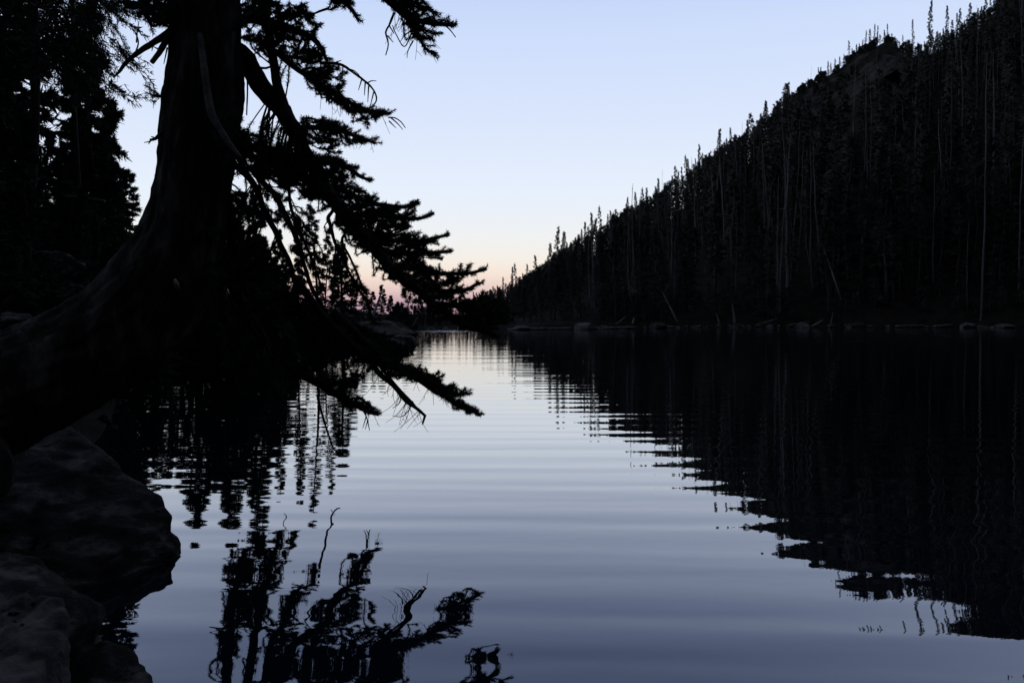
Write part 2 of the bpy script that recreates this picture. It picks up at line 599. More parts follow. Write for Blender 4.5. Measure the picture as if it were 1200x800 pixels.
# ================================================================== rocks
def rock_mesh(name, pts, mat, bev=0.0, sub=5, amp=0.05, scale=2.0, seed=0.0, relax=2, ledge=0.0):
    """A boulder: convex hull of pts, refined evenly, relaxed, then weathered with noise and flat breaks."""
    import bmesh
    bm = bmesh.new()
    for p in pts:
        bm.verts.new(p)
    r = bmesh.ops.convex_hull(bm, input=bm.verts)
    bmesh.ops.delete(bm, geom=[g for g in r['geom_interior'] if isinstance(g, bmesh.types.BMVert)], context='VERTS')
    bmesh.ops.triangulate(bm, faces=bm.faces)
    for _ in range(sub):
        ln = [e.calc_length() for e in bm.edges]
        lim = max(ln) * 0.55
        es = [e for e, q in zip(list(bm.edges), ln) if q > lim]
        bmesh.ops.subdivide_edges(bm, edges=es, cuts=1, use_grid_fill=True)
        bmesh.ops.triangulate(bm, faces=bm.faces)
    for _ in range(relax):
        bmesh.ops.smooth_vert(bm, verts=bm.verts, factor=0.5, use_axis_x=True, use_axis_y=True, use_axis_z=True)
    bm.normal_update()
    so = Vector((seed, seed * 0.7, -seed))
    new = []
    for v in bm.verts:
        q = v.co * scale + so
        st = v.co * scale * 0.6 + so
        strata = mnoise.noise(Vector((st.x * 0.5 + st.z * 1.2, st.y * 0.5, st.z * 4.0 + st.x * 2.0)))
        k = amp * (mnoise.noise(q) + 0.5 * mnoise.noise(q * 2.3) + 0.28 * mnoise.noise(q * 5.1) + 0.9 * strata)
        wq = q + Vector((mnoise.noise(q * 0.9), mnoise.noise(q * 0.9 + Vector((5, 5, 5))), 0)) * 0.35
        lay = (wq.z * 1.0 + wq.x * 0.55 - wq.y * 0.25) * 1.9
        saw = lay - math.floor(lay)
        k += amp * ledge * ((saw if saw < 0.8 else (1 - saw) * 4) - 0.4)
        vd = mnoise.voronoi(q * 0.8)[0]
        k += amp * 0.7 * (min(vd[1] - vd[0], 0.35) - 0.2)
        new.append(v.co + v.normal * k)
    for v, c in zip(bm.verts, new):
        v.co = c
    me = bpy.data.meshes.new(name)
    bm.to_mesh(me)
    bm.free()
    print(name, len(me.vertices))
    me.polygons.foreach_set("use_smooth", np.ones(len(me.polygons), dtype=bool))
    me.materials.append(mat)
    return me


def place(name, me, loc=(0, 0, 0), rz=0.0, s=(1, 1, 1), parent=None):
    o = bpy.data.objects.new(name, me)
    COL.objects.link(o)
    o.location = loc
    o.rotation_euler = (0, 0, rz)
    o.scale = s
    if parent is not None:
        o.parent = parent
    return o


# the big slab that slopes into the water under the leaning tree
P = [W(-40, 540, 6.2), W(20, 522, 6.1), W(60, 506, 6.0), W(82, 501, 5.9), W(112, 531, 5.8), W(150, 560, 5.6), W(188, 583, 5.4), W(206, 600, 5.3),
     W(212, 640, 5.12), W(205, 652, 5.05), W(150, 668, 4.75), W(100, 672, 4.55), W(20, 640, 4.5), W(-80, 600, 4.7), W(-140, 540, 5.3),
     W(30, 560, 5.2), W(130, 600, 5.15)]
P2 = []
for p in P:
    P2.append(tuple(p))
for k in (6, 7, 8, 9, 10, 11, 12, 13, 14, 1):
    P2.append((P[k][0], P[k][1], -0.6))
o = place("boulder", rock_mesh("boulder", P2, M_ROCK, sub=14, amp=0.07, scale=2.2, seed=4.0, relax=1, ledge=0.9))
tag(o, "big dark sloping boulder dipping into the lake beneath the leaning trunk", "rock")

P = [W(-80, 640, 4.1), W(-30, 650, 4.1), W(38, 655, 4.0), W(74, 682, 3.85), W(104, 710, 3.75), W(111, 718, 3.7), W(95, 742, 3.6), W(86, 770, 3.45), W(40, 720, 3.3), W(-60, 690, 3.3)]
P2 = [tuple(p) for p in P] + [(p[0], p[1], -0.5) for p in (P[0], P[3], P[5], P[6], P[7], P[8], P[9])]
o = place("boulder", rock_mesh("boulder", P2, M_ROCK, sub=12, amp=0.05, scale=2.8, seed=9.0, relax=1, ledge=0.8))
tag(o, "low dark rounded boulder lying in front of the big sloping one", "rock")

P = [W(-60, 715, 3.35), W(5, 704, 3.3), W(60, 696, 3.25), W(76, 714, 3.1), W(82, 745, 3.0), W(84, 800, 2.85), W(-60, 800, 2.6), W(30, 830, 2.55), W(70, 850, 2.65)]
P2 = [tuple(p) for p in P] + [(p[0], p[1], -0.3) for p in P]
o = place("boulder", rock_mesh("boulder", P2, M_ROCKP, sub=13, amp=0.045, scale=4.0, seed=14.0, relax=1, ledge=0.7))
tag(o, "paler weathered boulder in the near corner of the bank, closest to the viewer", "rock")

P = [W(84, 768, 3.5), W(100, 757, 3.52), W(125, 753, 3.5), W(148, 762, 3.45), W(168, 780, 3.38), W(180, 803, 3.28), W(176, 840, 3.1), W(90, 850, 3.0), W(80, 800, 3.3)]
P2 = [tuple(p) for p in P] + [(p[0], p[1], -0.4) for p in P]
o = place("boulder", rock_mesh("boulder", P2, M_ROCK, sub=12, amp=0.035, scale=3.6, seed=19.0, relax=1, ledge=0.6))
tag(o, "small rounded rock half sunk in the water beside the pale boulder", "rock")


def blob_pts(rx, ry, rz, n, seed, flat=0.35):
    r = np.random.default_rng(seed)
    u = unit(r.normal(size=(n, 3)))
    u *= r.uniform(0.72, 1.0, (n, 1))
    u[:, 2] = np.maximum(u[:, 2], -flat)
    return [tuple(q) for q in u * np.array([rx, ry, rz])]


ROCKS_B = [rock_mesh("bank_rock", blob_pts(1, 0.8, 0.7, 11, 140 + k), M_ROCK, sub=5, amp=0.08, scale=2.6, seed=51.0 + k * 5, relax=1, ledge=0.9) for k in range(7)]
ROCKS = [rock_mesh("shore_rock", blob_pts(1, 0.8, 0.62, 22, 100 + k), M_ROCKF, sub=4, amp=0.06, scale=1.6, seed=31.0 + k * 5) for k in range(7)]
M_KNOLL = noise_mat('granite_mossy', (0.012, 0.012, 0.010), (0.12, 0.112, 0.100), 1.3, rough=0.95, bump=0.12, bump_scale=3, spec=0.1, detail=10, c3=(0.045, 0.043, 0.038))
SLAB_D = rock_mesh('rock_slab', blob_pts(1, 0.8, 0.45, 34, 78), M_KNOLL, sub=8, amp=0.06, scale=2.2, seed=71.0, relax=1, ledge=0.8)
SLAB = rock_mesh("rock_slab", blob_pts(1, 0.8, 0.45, 40, 77), M_ROCKF, sub=6, amp=0.05, scale=2.2, seed=71.0)

# broken rocks on the bank behind the trunk
talus = [((62, 318, 11.0), (0.62, 0.6, 0.62), "tall pointed grey rock, tallest of the broken rocks behind the trunk base"),
         ((84, 338, 10.6), (0.30, 0.4, 0.34), "bluish grey wedge of rock beside the trunk's upper edge"),
         ((10, 322, 11.5), (0.55, 0.6, 0.5), "grey rock at the photo's edge among the broken rocks on the bank"),
         ((34, 345, 10.2), (0.42, 0.4, 0.36), "dark rock between the broken grey rocks on the bank"),
         ((12, 372, 9.4), (0.5, 0.5, 0.34), "lowest of the broken grey rocks above the trunk base")]
for k, ((px, py, d), s, lab) in enumerate(talus):
    c = W(px, py, d)
    o = place("bank_rock", ROCKS_B[k % 7], (c[0], c[1], c[2] - 0.1), k * 1.3, s)
    tag(o, lab, "rock", "broken rocks on the bank")
    g = land1(c[0], c[1])
    # a footing stone fills the bank below it
    ft = place("bank_rock", ROCKS_B[(k + 3) % 7], (c[0] - 0.1, c[1] + 0.15, (g + c[2]) / 2 - 0.45), k * 0.7, (s[0] * 0.8, s[1] * 1.1, max(0.3, (c[2] - g) / 1.25)))
    tag(ft, "dark rock buried in the bank among the broken grey rocks", "rock", "half buried rocks on the bank")

# the low rocky point on the near side of the far bank
c = W(446, 384, 39.5)
o = place("rock_slab", SLAB_D, (c[0] - 0.3, 39.8, 0.35), 0.25, (2.7, 2.3, 1.75))
tag(o, "low rocky mound on the point jutting into the lake", "rock")
c = W(487, 392, 38.5)
o = place("shore_rock", ROCKS[2], (c[0] - 0.5, 38.4, 0.1), 0.5, (0.9, 0.8, 0.75))
tag(o, "small rock at the tip of the rocky point", "rock")

# boulders along the far waterline: the big ones first
def shore_rock(px, Y, wpx, hpx, k, lab, grp=None):
    wm = wpx / F_PX * Y
    hm = hpx / F_PX * Y
    x = (px - 600) / F_PX * Y
    o = place("shore_rock", ROCKS[k % 7], (x, Y, hm * 0.12), (k * 0.37) % 0.6 - 0.3, (wm / 2, wm * 0.45, hm * 1.35))
    return tag(o, lab, "rock", grp)


shore_rock(684, 65.0, 32, 12.5, 0, "largest domed grey boulder on the far waterline, at the forest's foot")
shore_rock(708, 65.6, 18, 6, 3, "grey boulder adjoining the largest domed one on the far waterline")
shore_rock(771, 69.6, 26, 9, 1, "long grey boulder beside the leaning dead pole on the far waterline")
shore_rock(1133, 71.2, 24, 7.5, 4, "pale rounded boulder on the far waterline, first from the tall bright snag")
shore_rock(1178, 70.6, 28, 7.0, 5, "pale flat boulder on the far waterline nearest the photo's edge")
shore_rock(940, 71.8, 22, 7.5, 6, "pale split boulder under the leaning pole of the far shore")
shore_rock(866, 72.4, 18, 6.5, 2, "bright grey boulder at the foot of the short bare stub")
shore_rock(612, 64.2, 30, 7, 5, "grassy dark boulder just beyond the low tip of the spruce branch")
px = 592.0
k = 0
while px < 1205:
    px += random.uniform(3.5, 10)
    Y0 = 64.5
    for Y in np.arange(62.0, 80.0, 0.25):
        if float(shore_dist(np.array([(px - 600) / F_PX * Y]), np.array([Y]))[0]) > 0:
            Y0 = Y
            break
    shore_rock(px, Y0 + random.uniform(-0.25, 0.5), random.uniform(5, 14), random.uniform(2.0, 4.5), k,
               "small grey stone in the line of stones along the far waterline", "stones along the far waterline")
    k += 1
for px, Y, w_, h_ in ((505, 64.0, 14, 4), (522, 64.2, 10, 4), (540, 64.3, 16, 5), (558, 64.2, 12, 5), (575, 64.1, 12, 4), (488, 63.4, 12, 4)):
    shore_rock(px, Y, w_, h_, k, "small stone on the low bank at the lake's far end", "stones at the lake's far end")
    k += 1

# rocky outcrop breaking the skyline
M_CRAG = noise_mat("granite_crag", (0.008, 0.007, 0.0065), (0.065, 0.058, 0.054), 0.7, rough=0.95, bump=0.3, bump_scale=1.6, spec=0.05)
cp = np.array([926, 938, 955, 972, 988, 1003, 1018, 1032, 1046, 1058, 1068], float)
cy = np.array([122, 108, 97, 87, 77, 66, 57, 50, 51, 58, 74], float)
m_ = MB()
NU, NV = 64, 30
gv = np.zeros((NV, NU, 3))
for a_ in range(NU):
    px_ = 926 + 142 * a_ / (NU - 1)
    top = float(np.interp(px_, cp, cy))
    dep = 52 * math.sin(math.pi * (0.05 + 0.9 * a_ / (NU - 1))) ** 0.7
    for b_ in range(NV):
        f = b_ / (NV - 1)
        if f < 0.2:                                   # the back drops behind the ridge
            q = W(px_, top + (0.2 - f) * 90, 150 - 50 * f)
        else:
            g_ = (f - 0.2) / 0.8
            q = W(px_, top + g_ * dep, 140 - 17 * g_)
        nv = Vector(q * 0.22)
        k_ = mnoise.noise(nv) + 0.5 * mnoise.noise(nv * 2.3) + 0.8 * abs(mnoise.noise(Vector((q[0] * 0.15, q[1] * 0.1, q[2] * 0.55))))
        gv[b_, a_] = q + np.array([0.3, -1.0, 0.35]) * (k_ - 0.3) * 1.7
i_ = (np.arange(NV - 1)[:, None] * NU + np.arange(NU - 1)[None, :])
m_.add(gv, quad=np.stack([i_, i_ + NU, i_ + NU + 1, i_ + 1], -1).reshape(-1, 4))
o = m_.build("rock_outcrop", M_CRAG)
tag(o, "bare brownish crag on the hill's skyline below a fringe of small trees", "crag")
FRINGE = []
for a_ in range(74):
    px_ = random.uniform(930, 1064)
    t_ = 0.0 if a_ < 54 else random.uniform(0.2, 0.9)
    FRINGE.append((px_, float(np.interp(px_, cp, cy)) + 3 + 40 * t_, 139.5 - 15 * t_, random.uniform(7, 14) * (1.3 if random.random() < 0.12 else 1)))


# ================================================================== conifers
def conifer(mbc, mbt, H, R, n_br, base=0.08, droop=0.25, twigs=4, nd=5, nl=0.3, nw=0.08, seed=0, trunk_r=None, lean=0.0, shape=0.85, gap=0.0, tseg=6, mat_c=0, mat_t=0, ragged=0.25):
    """Spruce: tapered trunk into mbt; whorled drooping boughs with needle sprays into mbc."""
    global RNG
    keep, RNG = RNG, np.random.default_rng(seed + 1000)
    rg = RNG
    tr = trunk_r or H * 0.012 + 0.02
    zz = np.linspace(-0.3, H, 12)
    bend = lean * (zz / H) ** 2 * H
    path = np.stack([bend + 0.012 * H * np.sin(zz * 0.8 + seed), 0.012 * H * np.cos(zz * 0.63 + seed), zz], 1)
    tube(mbt, path, tr * np.clip(1 - (zz / H) * 0.96, 0.05, 1.1), seg=tseg, mat=mat_t)

    def axis_at(z):
        return np.array([np.interp(z, zz, path[:, 0]), np.interp(z, zz, path[:, 1]), z])
    for k in range(n_br):
        f = (k + rg.uniform(0, 1)) / n_br
        z = H * (base + (1 - base) * f ** 0.82 * 0.985)
        if gap and rg.random() < gap:
            continue
        az = rg.uniform(0, 2 * math.pi)
        rel = (z / H - base) / (1 - base)
        Lb = R * (1 - rel) ** shape * rg.uniform(1 - ragged * 1.6, 1 + ragged) + 0.03 * R
        if rel < 0.12:
            Lb *= 0.6 + 3.3 * rel
        h = np.array([math.cos(az), math.sin(az), 0])
        s = np.linspace(0, 1, 6)
        up = rg.uniform(0.0, 0.25) * (0.4 + rel) - 0.1
        zc = up * s - droop * (1.15 - rel) * s ** 1.8 + 0.10 * s ** 4
        bp = axis_at(z)[None] + h[None] * (Lb * s)[:, None] + np.array([0, 0, 1.0])[None] * (Lb * zc)[:, None]
        tube(mbt, bp[:4], [tr * 0.16 + 0.004, tr * 0.12 + 0.003, tr * 0.08 + 0.002, 0.002], seg=3, mat=mat_t, cap=False)
        needles(mbc, bp[1:], nd * 2, nl, nw, ang=0.65, mat=mat_c)
        side = np.cross(h, [0, 0, 1.0])
        for q in range(twigs):
            fs = rg.uniform(0.25, 0.98)
            b0 = np.array([np.interp(fs, s, bp[:, c]) for c in range(3)])
            sg = 1 if q % 2 else -1
            tl = Lb * rg.uniform(0.22, 0.42) * (1.25 - fs * 0.7)
            dv = unit(h * rg.uniform(0.5, 1.0) + side * sg * rg.uniform(0.4, 1.0) + np.array([0, 0, rg.uniform(-0.5, 0.1)]))
            e = b0 + dv * tl + np.array([0, 0, -0.18 * tl])
            m = (b0 + e) / 2 + np.array([0, 0, 0.05 * tl])
            needles(mbc, np.array([b0, m, e]), nd, nl, nw, ang=0.7, mat=mat_c)
    # leader
    needles(mbc, np.array([axis_at(H * 0.86), axis_at(H * 0.93), axis_at(H)]), nd * 6, nl * 0.6, nw * 0.8, ang=0.75, mat=mat_c)
    RNG = keep


# ---- hill trees: unit prototypes 10 m tall (one mesh each, too small in the photo for parts)
HILL = []
for k in range(9):
    m_ = MB()
    conifer(m_, m_, 10.0, (0.95, 1.15, 0.75, 1.0, 1.3, 0.85, 1.1, 0.65, 1.2)[k], 105, base=(0.12, 0.06, 0.2, 0.1, 0.05, 0.15, 0.08, 0.3, 0.1)[k],
            twigs=4, nd=4, nl=0.27, nw=0.075, seed=k, ragged=0.4, gap=(0, 0.05, 0.15, 0.1, 0, 0.2, 0.05, 0.25, 0.1)[k], lean=(0, 0.01, 0, -0.012, 0, 0.015, 0, 0, 0.01)[k], mat_t=1, trunk_r=0.12, tseg=5)
    HILL.append(m_.mesh("spruce", [M_FOLFAR, M_BARKF]))
    set_fn(HILL[-1], fn_of(np.concatenate(m_.v)))

# ---- dead snags: unit prototypes 10 m tall
SNAG = []
for k in range(7):
    m_ = MB()
    r = np.random.default_rng(300 + k)
    zz = np.linspace(-0.4, 10, 14)
    px_ = np.stack([0.10 * np.sin(zz * 0.5 + k) + 0.03 * np.sin(zz * 2.1), 0.1 * np.cos(zz * 0.4 + k), zz], 1)
    tube(m_, px_, 0.10 * np.clip(1 - zz / 10 * (0.75 + 0.03 * k), 0.12, 1.05), seg=6)
    for q in range(10 + 5 * (k % 3)):
        z = r.uniform(2.5, 9.6)
        a = r.uniform(0, 6.28)
        l = r.uniform(0.2, 0.9) * (1.15 - z / 11)
        b0 = np.array([np.interp(z, zz, px_[:, 0]), np.interp(z, zz, px_[:, 1]), z])
        e = b0 + np.array([math.cos(a) * l, math.sin(a) * l, r.uniform(-0.3, 0.25) * l])
        tube(m_, np.array([b0, (b0 + e) / 2 + [0, 0, 0.06], e]), [0.026, 0.016, 0.008], seg=3)
    SNAG.append(m_.mesh("dead_snag", M_SNAG))


def put_tree(meshes, k, name, x, y, h, lab, cat, grp, wide=1.0, tilt=(0, 0)):
    o = place(name, meshes[k % len(meshes)], (x, y, land1(x, y) - 0.05), random.uniform(0, 6.28), (h / 10 * wide, h / 10 * wide, h / 10))
    if tilt != (0, 0):
        o.rotation_euler = (tilt[0], tilt[1], 0)
    return tag(o, lab, cat, grp)


# ---- snags that can be told apart in the photo: (px, top py, base py, lean in px at the top)
snag_px = []
traced = [(1150, 62, 372, 0, "tallest bright bare snag, standing straight beside the pale boulders of the far shore"),
          (948, 222, 310, -14, "thin pale snag leaning to one side low on the hillside"),
          (962, 165, 330, -12, "tall grey snag with a slanting pole crossing its foot"),
          (1046, 205, 342, -5, "forked pale snag with two close bare stems on the lower slope"),
          (1094, 196, 325, -2, "slender pale snag with a few drooping twigs, between the forked one and the tallest"),
          (1021, 98, 210, -3, "pale snag standing below the bare crag"),
          (862, 240, 340, 0, "grey snag with a broken white upper stem in the middle of the slope"),
          (910, 245, 288, 0, "short pale stem shining on the mid slope"),
          (741, 215, 345, 0, "grey snag whose bare tip rises over the lower skyline"),
          (690, 262, 350, 0, "bare grey snag near the low end of the skyline"),
          (1000, 70, 200, 0, "grey snag standing in front of the bare crag's lower face"),
          (824, 262, 300, 0, "short broken white stem on the mid slope"),
          (930, 140, 300, 5, "long grey snag reaching up towards the crag"),
          (1112, 60, 240, 0, "grey bare snag high on the steep end of the hill"),
          (786, 215, 330, 0, "straight grey snag under the middle of the skyline")]
for k, (px, top, bot, ln, lab) in enumerate(traced):
    Y = max(67.5, hill_hit(px, bot) - 1.0)
    b = W(px, bot, Y)
    h = W(px, top, Y)[2] - land1(b[0], Y)
    o = place("dead_snag", SNAG[k % 7], (b[0], Y, land1(b[0], Y)), k * 1.1, (h / 10 * (0.45 if px == 1150 else 0.75),) * 2 + (h / 10,))
    o.rotation_euler = (0, math.atan2(ln, bot - top), 0)
    tag(o, lab, "dead tree", "bare snags on the hillside")
    snag_px.append((px + ln * 0.5, Y, top, bot))

# leaning fallen poles at the far shore
def pole(name, a, b, r0, r1, mat, lab, cat, grp=None, sag=0.0):
    m_ = MB()
    a = np.array(a, float); b = np.array(b, float)
    mid = (a + b) / 2 + np.array([0.02, 0, sag])
    p = spline([a, mid, b], np.linalg.norm(b - a) / 8)
    c = (a + b) / 2
    tube(m_, p - c, np.linspace(r0, r1, len(p)), seg=6, rough=0.12, rough_scale=2.0)
    o = m_.build(name, mat, smooth=True)
    o.location = c
    return tag(o, lab, cat, grp)


pole("fallen_pole", W(986, 352, 72.5), W(963, 285, 74.5), 0.09, 0.05, M_SNAG, "slanting fallen pole propped against a tall snag by the far shore", "dead tree")
pole("fallen_pole", W(794, 378, 69.3), W(776, 342, 71.5), 0.09, 0.05, M_SNAG, "slanting dead pole rising behind the long boulder of the far shore", "dead tree")
pole("broken_stub", W(861, 380, 72.0), W(858, 356, 72.2), 0.13, 0.10, M_SNAG, "short bare stub standing at the waterline of the far shore", "dead tree")
pole("broken_stub", W(843, 380, 71.9), W(839, 367, 72.0), 0.10, 0.05, M_SNAG, "short slanting stub at the waterline, smaller of the two", "dead tree")
pole("broken_stub", W(741, 379, 67.5), W(743, 372, 67.6), 0.11, 0.05, M_DRIFT, "small pale stub sticking up from the stones of the far shore", "dead tree")
pole("broken_stub", W(973, 382, 71.9), W(976, 366, 71.9), 0.08, 0.05, M_SNAG, "thin slanting stub beside the pale split boulder", "dead tree")
for k, (x0, y0, x1, y1, d) in enumerate([(722, 380, 733, 371, 67), (886, 381, 908, 374, 72), (925, 381, 948, 377, 72), (952, 382, 964, 375, 71.8), (620, 385, 668, 384.5, 64.3),
                                         (800, 381, 845, 382, 72.5), (1050, 382, 1085, 381, 71.6), (990, 381, 1012, 379, 71.8), (705, 384, 745, 383, 66.2), (1095, 382, 1118, 380, 71.4)]):
    pole("drift_log", W(x0, y0, d), W(x1, y1, d + 0.8), 0.10, 0.06, M_DRIFT, "pale driftwood log lying among the stones of the far waterline", "driftwood", "driftwood logs along the far waterline")

# ---- live spruces of the hillside
def clear_of_snags(px, Y, h, mar=7):
    for sx, sy, st, sb in snag_px:
        if Y < sy + 3 and abs(px - sx) < mar:
            return False
    return True


specials = [(1083, 0, 138, "tallest narrow spruce standing alone on the skyline beyond the crag", 0.8),
            (1063, 22, 138, "thin feathery spruce on the skyline between the crag and the tall lone spruce", 0.6),
            (1102, 6, 136, "narrow spruce on the skyline next past the tall lone one", 0.8),
            (1114, 15, 136, "smaller of two close narrow spruces high on the skyline", 0.8),
            (1128, 3, 134, "dark spruce leading the steep upper end of the skyline", 1.0),
            (653, 265, 100, "taller dark spruce of the pair rising over the low end of the skyline", 0.9),
            (660, 270, 100, "shorter dark spruce of the pair over the low end of the skyline", 0.9),
            (600, 312, 110, "narrow spruce standing out alone where the hillside runs down to the lake's end", 0.8),
            (817, 168, 135, "thin spindly spruce poking above the middle of the skyline", 0.6),
            (895, 117, 138, "dark spruce above the skyline just before the crag's shoulder", 0.8),
            (917, 97, 138, "bushy spruce on the shoulder of the skyline below the crag", 1.7)]
for k, (px, top, Y, lab, wd) in enumerate(specials):
    x = (px - 600) / F_PX * Y
    h = W(px, top, Y)[2] - land1(x, Y)
    put_tree(HILL, k, "spruce", x, Y, max(h, 2.5), lab, "spruce", None, wd)

n_ind = 0
# skyline row
SKY_MASS = []
px = 548.0
while px < 1212 and n_ind < 160:
    px += random.uniform(2.6, 5.6)
    crag = 938 < px < 1052
    Y = random.uniform(128, 146) if px > 700 else random.uniform(92, 130)
    top = float(skyl(px)) + random.uniform(-5, 8)
    if random.random() < 0.42 and not crag:
        top -= random.uniform(5, 18)
    if crag:
        Y = random.uniform(139, 146)
        top += random.uniform(-9, 2)
    x = (px - 600) / F_PX * Y
    h = W(px, top, Y)[2] - land1(x, Y)
    if h < 1.0:
        continue
    wide = random.uniform(0.6, 0.9) * (1.0 if h > 4 else 1.25)
    if n_ind % 3 == 2:
        SKY_MASS.append((x, Y, h, wide))
    elif random.random() < 0.16 and h > 5:
        o = put_tree(SNAG, n_ind, "dead_snag", x, Y, h + 0.8, "thin bare snag standing among the spruces of the hill's skyline", "dead tree", "bare snags along the skyline", 0.7)
    else:
        put_tree(HILL, n_ind, "spruce", x, Y, h, "dark pointed spruce among those whose tops form the hill's skyline", "spruce", "spruces along the hill's skyline", wide)
    n_ind += 1

# fringe of stunted trees on the crag
DWARF = []
for k in range(5):
    m_ = MB()
    conifer(m_, m_, 10.0, (4.6, 3.2, 5.2, 2.6, 3.8)[k], 90, base=0.04, twigs=5, nd=5, nl=0.85, nw=0.25, seed=80 + k, ragged=0.5, droop=0.0, mat_t=1, trunk_r=0.25, tseg=5, shape=0.55, lean=(0.1, -0.08, 0, 0.05, 0)[k])
    DWARF.append(m_.mesh("dwarf_conifer", [M_FOLFAR, M_BARKF]))
    set_fn(DWARF[-1], fn_of(np.concatenate(m_.v)))
for k, (px, ybase, Y, hp) in enumerate(FRINGE):
    b = W(px, ybase, Y)
    h = hp / F_PX * Y
    o = place("dwarf_conifer", DWARF[k % 5], (b[0], Y, b[2] - 0.15 * h), k * 0.9, (h / 10,) * 3)
    tag(o, "stunted bushy conifer clinging to the bare crag", "shrub", "stunted conifers on the crag")

# shore row, the nearest and largest
n_sh = 0
px = 560.0
while px < 1290 and n_sh < 80:
    px += random.uniform(5, 10.5)
    Y = 66.5 + random.uniform(1.5, 9) + (6 if px > 780 else 1.0)
    x = (px - 600) / F_PX * Y
    if float(shore_dist(np.array([x]), np.array([Y]))[0]) < 1.0:
        continue
    hmax = W(px, float(skyl(px)) + 14, Y)[2] - land1(x, Y)
    h = min(random.uniform(7, 15), hmax)
    if h < 1.6 or not clear_of_snags(px, Y, h):
        continue
    put_tree(HILL, n_sh + 3, "spruce", x, Y, h, "dark spruce in the front row at the hillside's foot behind the far waterline", "spruce", "spruces at the hillside's foot", random.uniform(0.95, 1.35) * (1 if h > 5 else 1.3))
    n_sh += 1
# random snags on the slope
n_sn = 0
for _ in range(600):
    if n_sn >= 125:
        break
    px = 640 + (_ * 364.6 + random.uniform(-12, 12)) % 590
    Y = random.uniform(70, 126)
    x = (px - 600) / F_PX * Y
    if float(shore_dist(np.array([x]), np.array([Y]))[0]) < 2.0:
        continue
    if 925 < px < 1062 and Y > 88 and random.random() < 0.8:
        continue
    top_l = W(px, float(skyl(px)) + random.uniform(-3, 20), Y)[2] - land1(x, Y)
    h = min(random.uniform(7, 17), top_l)
    if h < 4:
        continue
    put_tree(SNAG, n_sn, "dead_snag", x, Y, h, "bare grey dead trunk among the dark spruces on the hillside", "dead tree", "bare snags among the hillside spruces", random.uniform(0.6, 1.0), (random.uniform(-0.04, 0.04), random.uniform(-0.07, 0.05)))
    if random.random() < 0.8:
        snag_px.append((px, Y, 0, 0))
    n_sn += 1
# mid slope individuals
n_mid = 0
for _ in range(900):
    if n_mid >= 0:
        break
    px = random.uniform(600, 1260)
    Y = random.uniform(78, 105)
    x = (px - 600) / F_PX * Y
    if float(shore_dist(np.array([x]), np.array([Y]))[0]) < 6.0:
        continue
    h = min(random.uniform(6, 13), W(px, float(skyl(px)) + 8, Y)[2] - land1(x, Y))
    if h < 2.5 or not clear_of_snags(px, Y, h, 5):
        continue
    put_tree(HILL, n_mid + 5, "spruce", x, Y, h, "dark spruce on the lower middle of the hillside among grey snags", "spruce", "spruces on the middle of the hillside", random.uniform(0.9, 1.3))
    n_mid += 1

# the rest of the wood reads as one mass
LOW = []
for k in range(4):
    m_ = MB()
    conifer(m_, m_, 10.0, (1.15, 0.95, 1.3, 1.05)[k], 44, base=0.06, twigs=2, nd=3, nl=0.46, nw=0.16, seed=40 + k, mat_t=1, trunk_r=0.13, tseg=4)
    LOW.append((np.concatenate(m_.v), np.concatenate(m_.f3) if m_.f3 else None, np.concatenate(m_.f4), np.concatenate(m_.m4), np.concatenate(m_.m3)))
mass = MB()
cnt = 0
MFN = []
# brush and saplings along the foot of the slope
for _ in range(420):
    px = random.uniform(590, 1260)
    Y = random.uniform(66, 82)
    x = (px - 600) / F_PX * Y
    d_ = float(shore_dist(np.array([x]), np.array([Y]))[0])
    if 0.9 < d_ < 6.5:
        SKY_MASS.append((x, Y, random.uniform(1.0, 3.2) * (0.6 if px < 700 else 1), random.uniform(1.6, 2.6)))
for x, Y, h, wd in SKY_MASS:
    v, f3, f4, m4, m3 = LOW[cnt % 4]
    mass.f4.append(f4 + mass.n); mass.m4.append(m4)
    mass.f3.append(f3 + mass.n); mass.m3.append(m3)
    mass.v.append(v * [h / 10 * wd, h / 10 * wd, h / 10] + [x, Y, land1(x, Y)])
    MFN.append(fn_of(v))
    mass.n += len(v)
    cnt += 1
for _ in range(12000):
    if cnt >= 1500:
        break
    px = random.uniform(560, 1330)
    Y = random.uniform(80, 150)
    x = (px - 600) / F_PX * Y
    if float(shore_dist(np.array([x]), np.array([Y]))[0]) < 8.0:
        continue
    crag = 932 < px < 1056 and Y > 106
    g = land1(x, Y)
    h = min(random.uniform(5, 12), W(px, float(skyl(px)) + random.uniform(0, 12), Y)[2] - g)
    if h < 1.8 or crag or not clear_of_snags(px, Y, h, 5):
        continue
    v, f3, f4, m4, m3 = LOW[cnt % 4]
    a = random.uniform(0, 6.28)
    R_ = np.array([[math.cos(a), -math.sin(a), 0], [math.sin(a), math.cos(a), 0], [0, 0, 1]]) * (h / 10)
    wd = random.uniform(0.9, 1.3)
    vv = (v * [wd, wd, 1]) @ R_.T + [x, Y, g]
    n0 = mass.n
    mass.v.append(vv)
    MFN.append(fn_of(v @ (R_ / (h / 10)).T))
    mass.f4.append(f4 + n0); mass.m4.append(m4)
    mass.f3.append(f3 + n0); mass.m3.append(m3)
    mass.n += len(vv)
    cnt += 1
o = mass.build("spruce_forest", [M_FOLFAR, M_BARKF])
set_fn(o.data, np.concatenate(MFN))
tag(o, "dense dark spruce forest filling the steep hillside behind the individual trees", "forest", None, "stuff")

# ================================================================== conifers of the near bank and the lake's far end (trunk > crown)
def proto(name, H, R, n_br, seed, **kw):
    mc, mt = MB(), MB()
    conifer(mc, mt, H, R, n_br, seed=seed, **kw)
    return mc.mesh("crown", M_FOL), mt.mesh("trunk", M_BARKF)


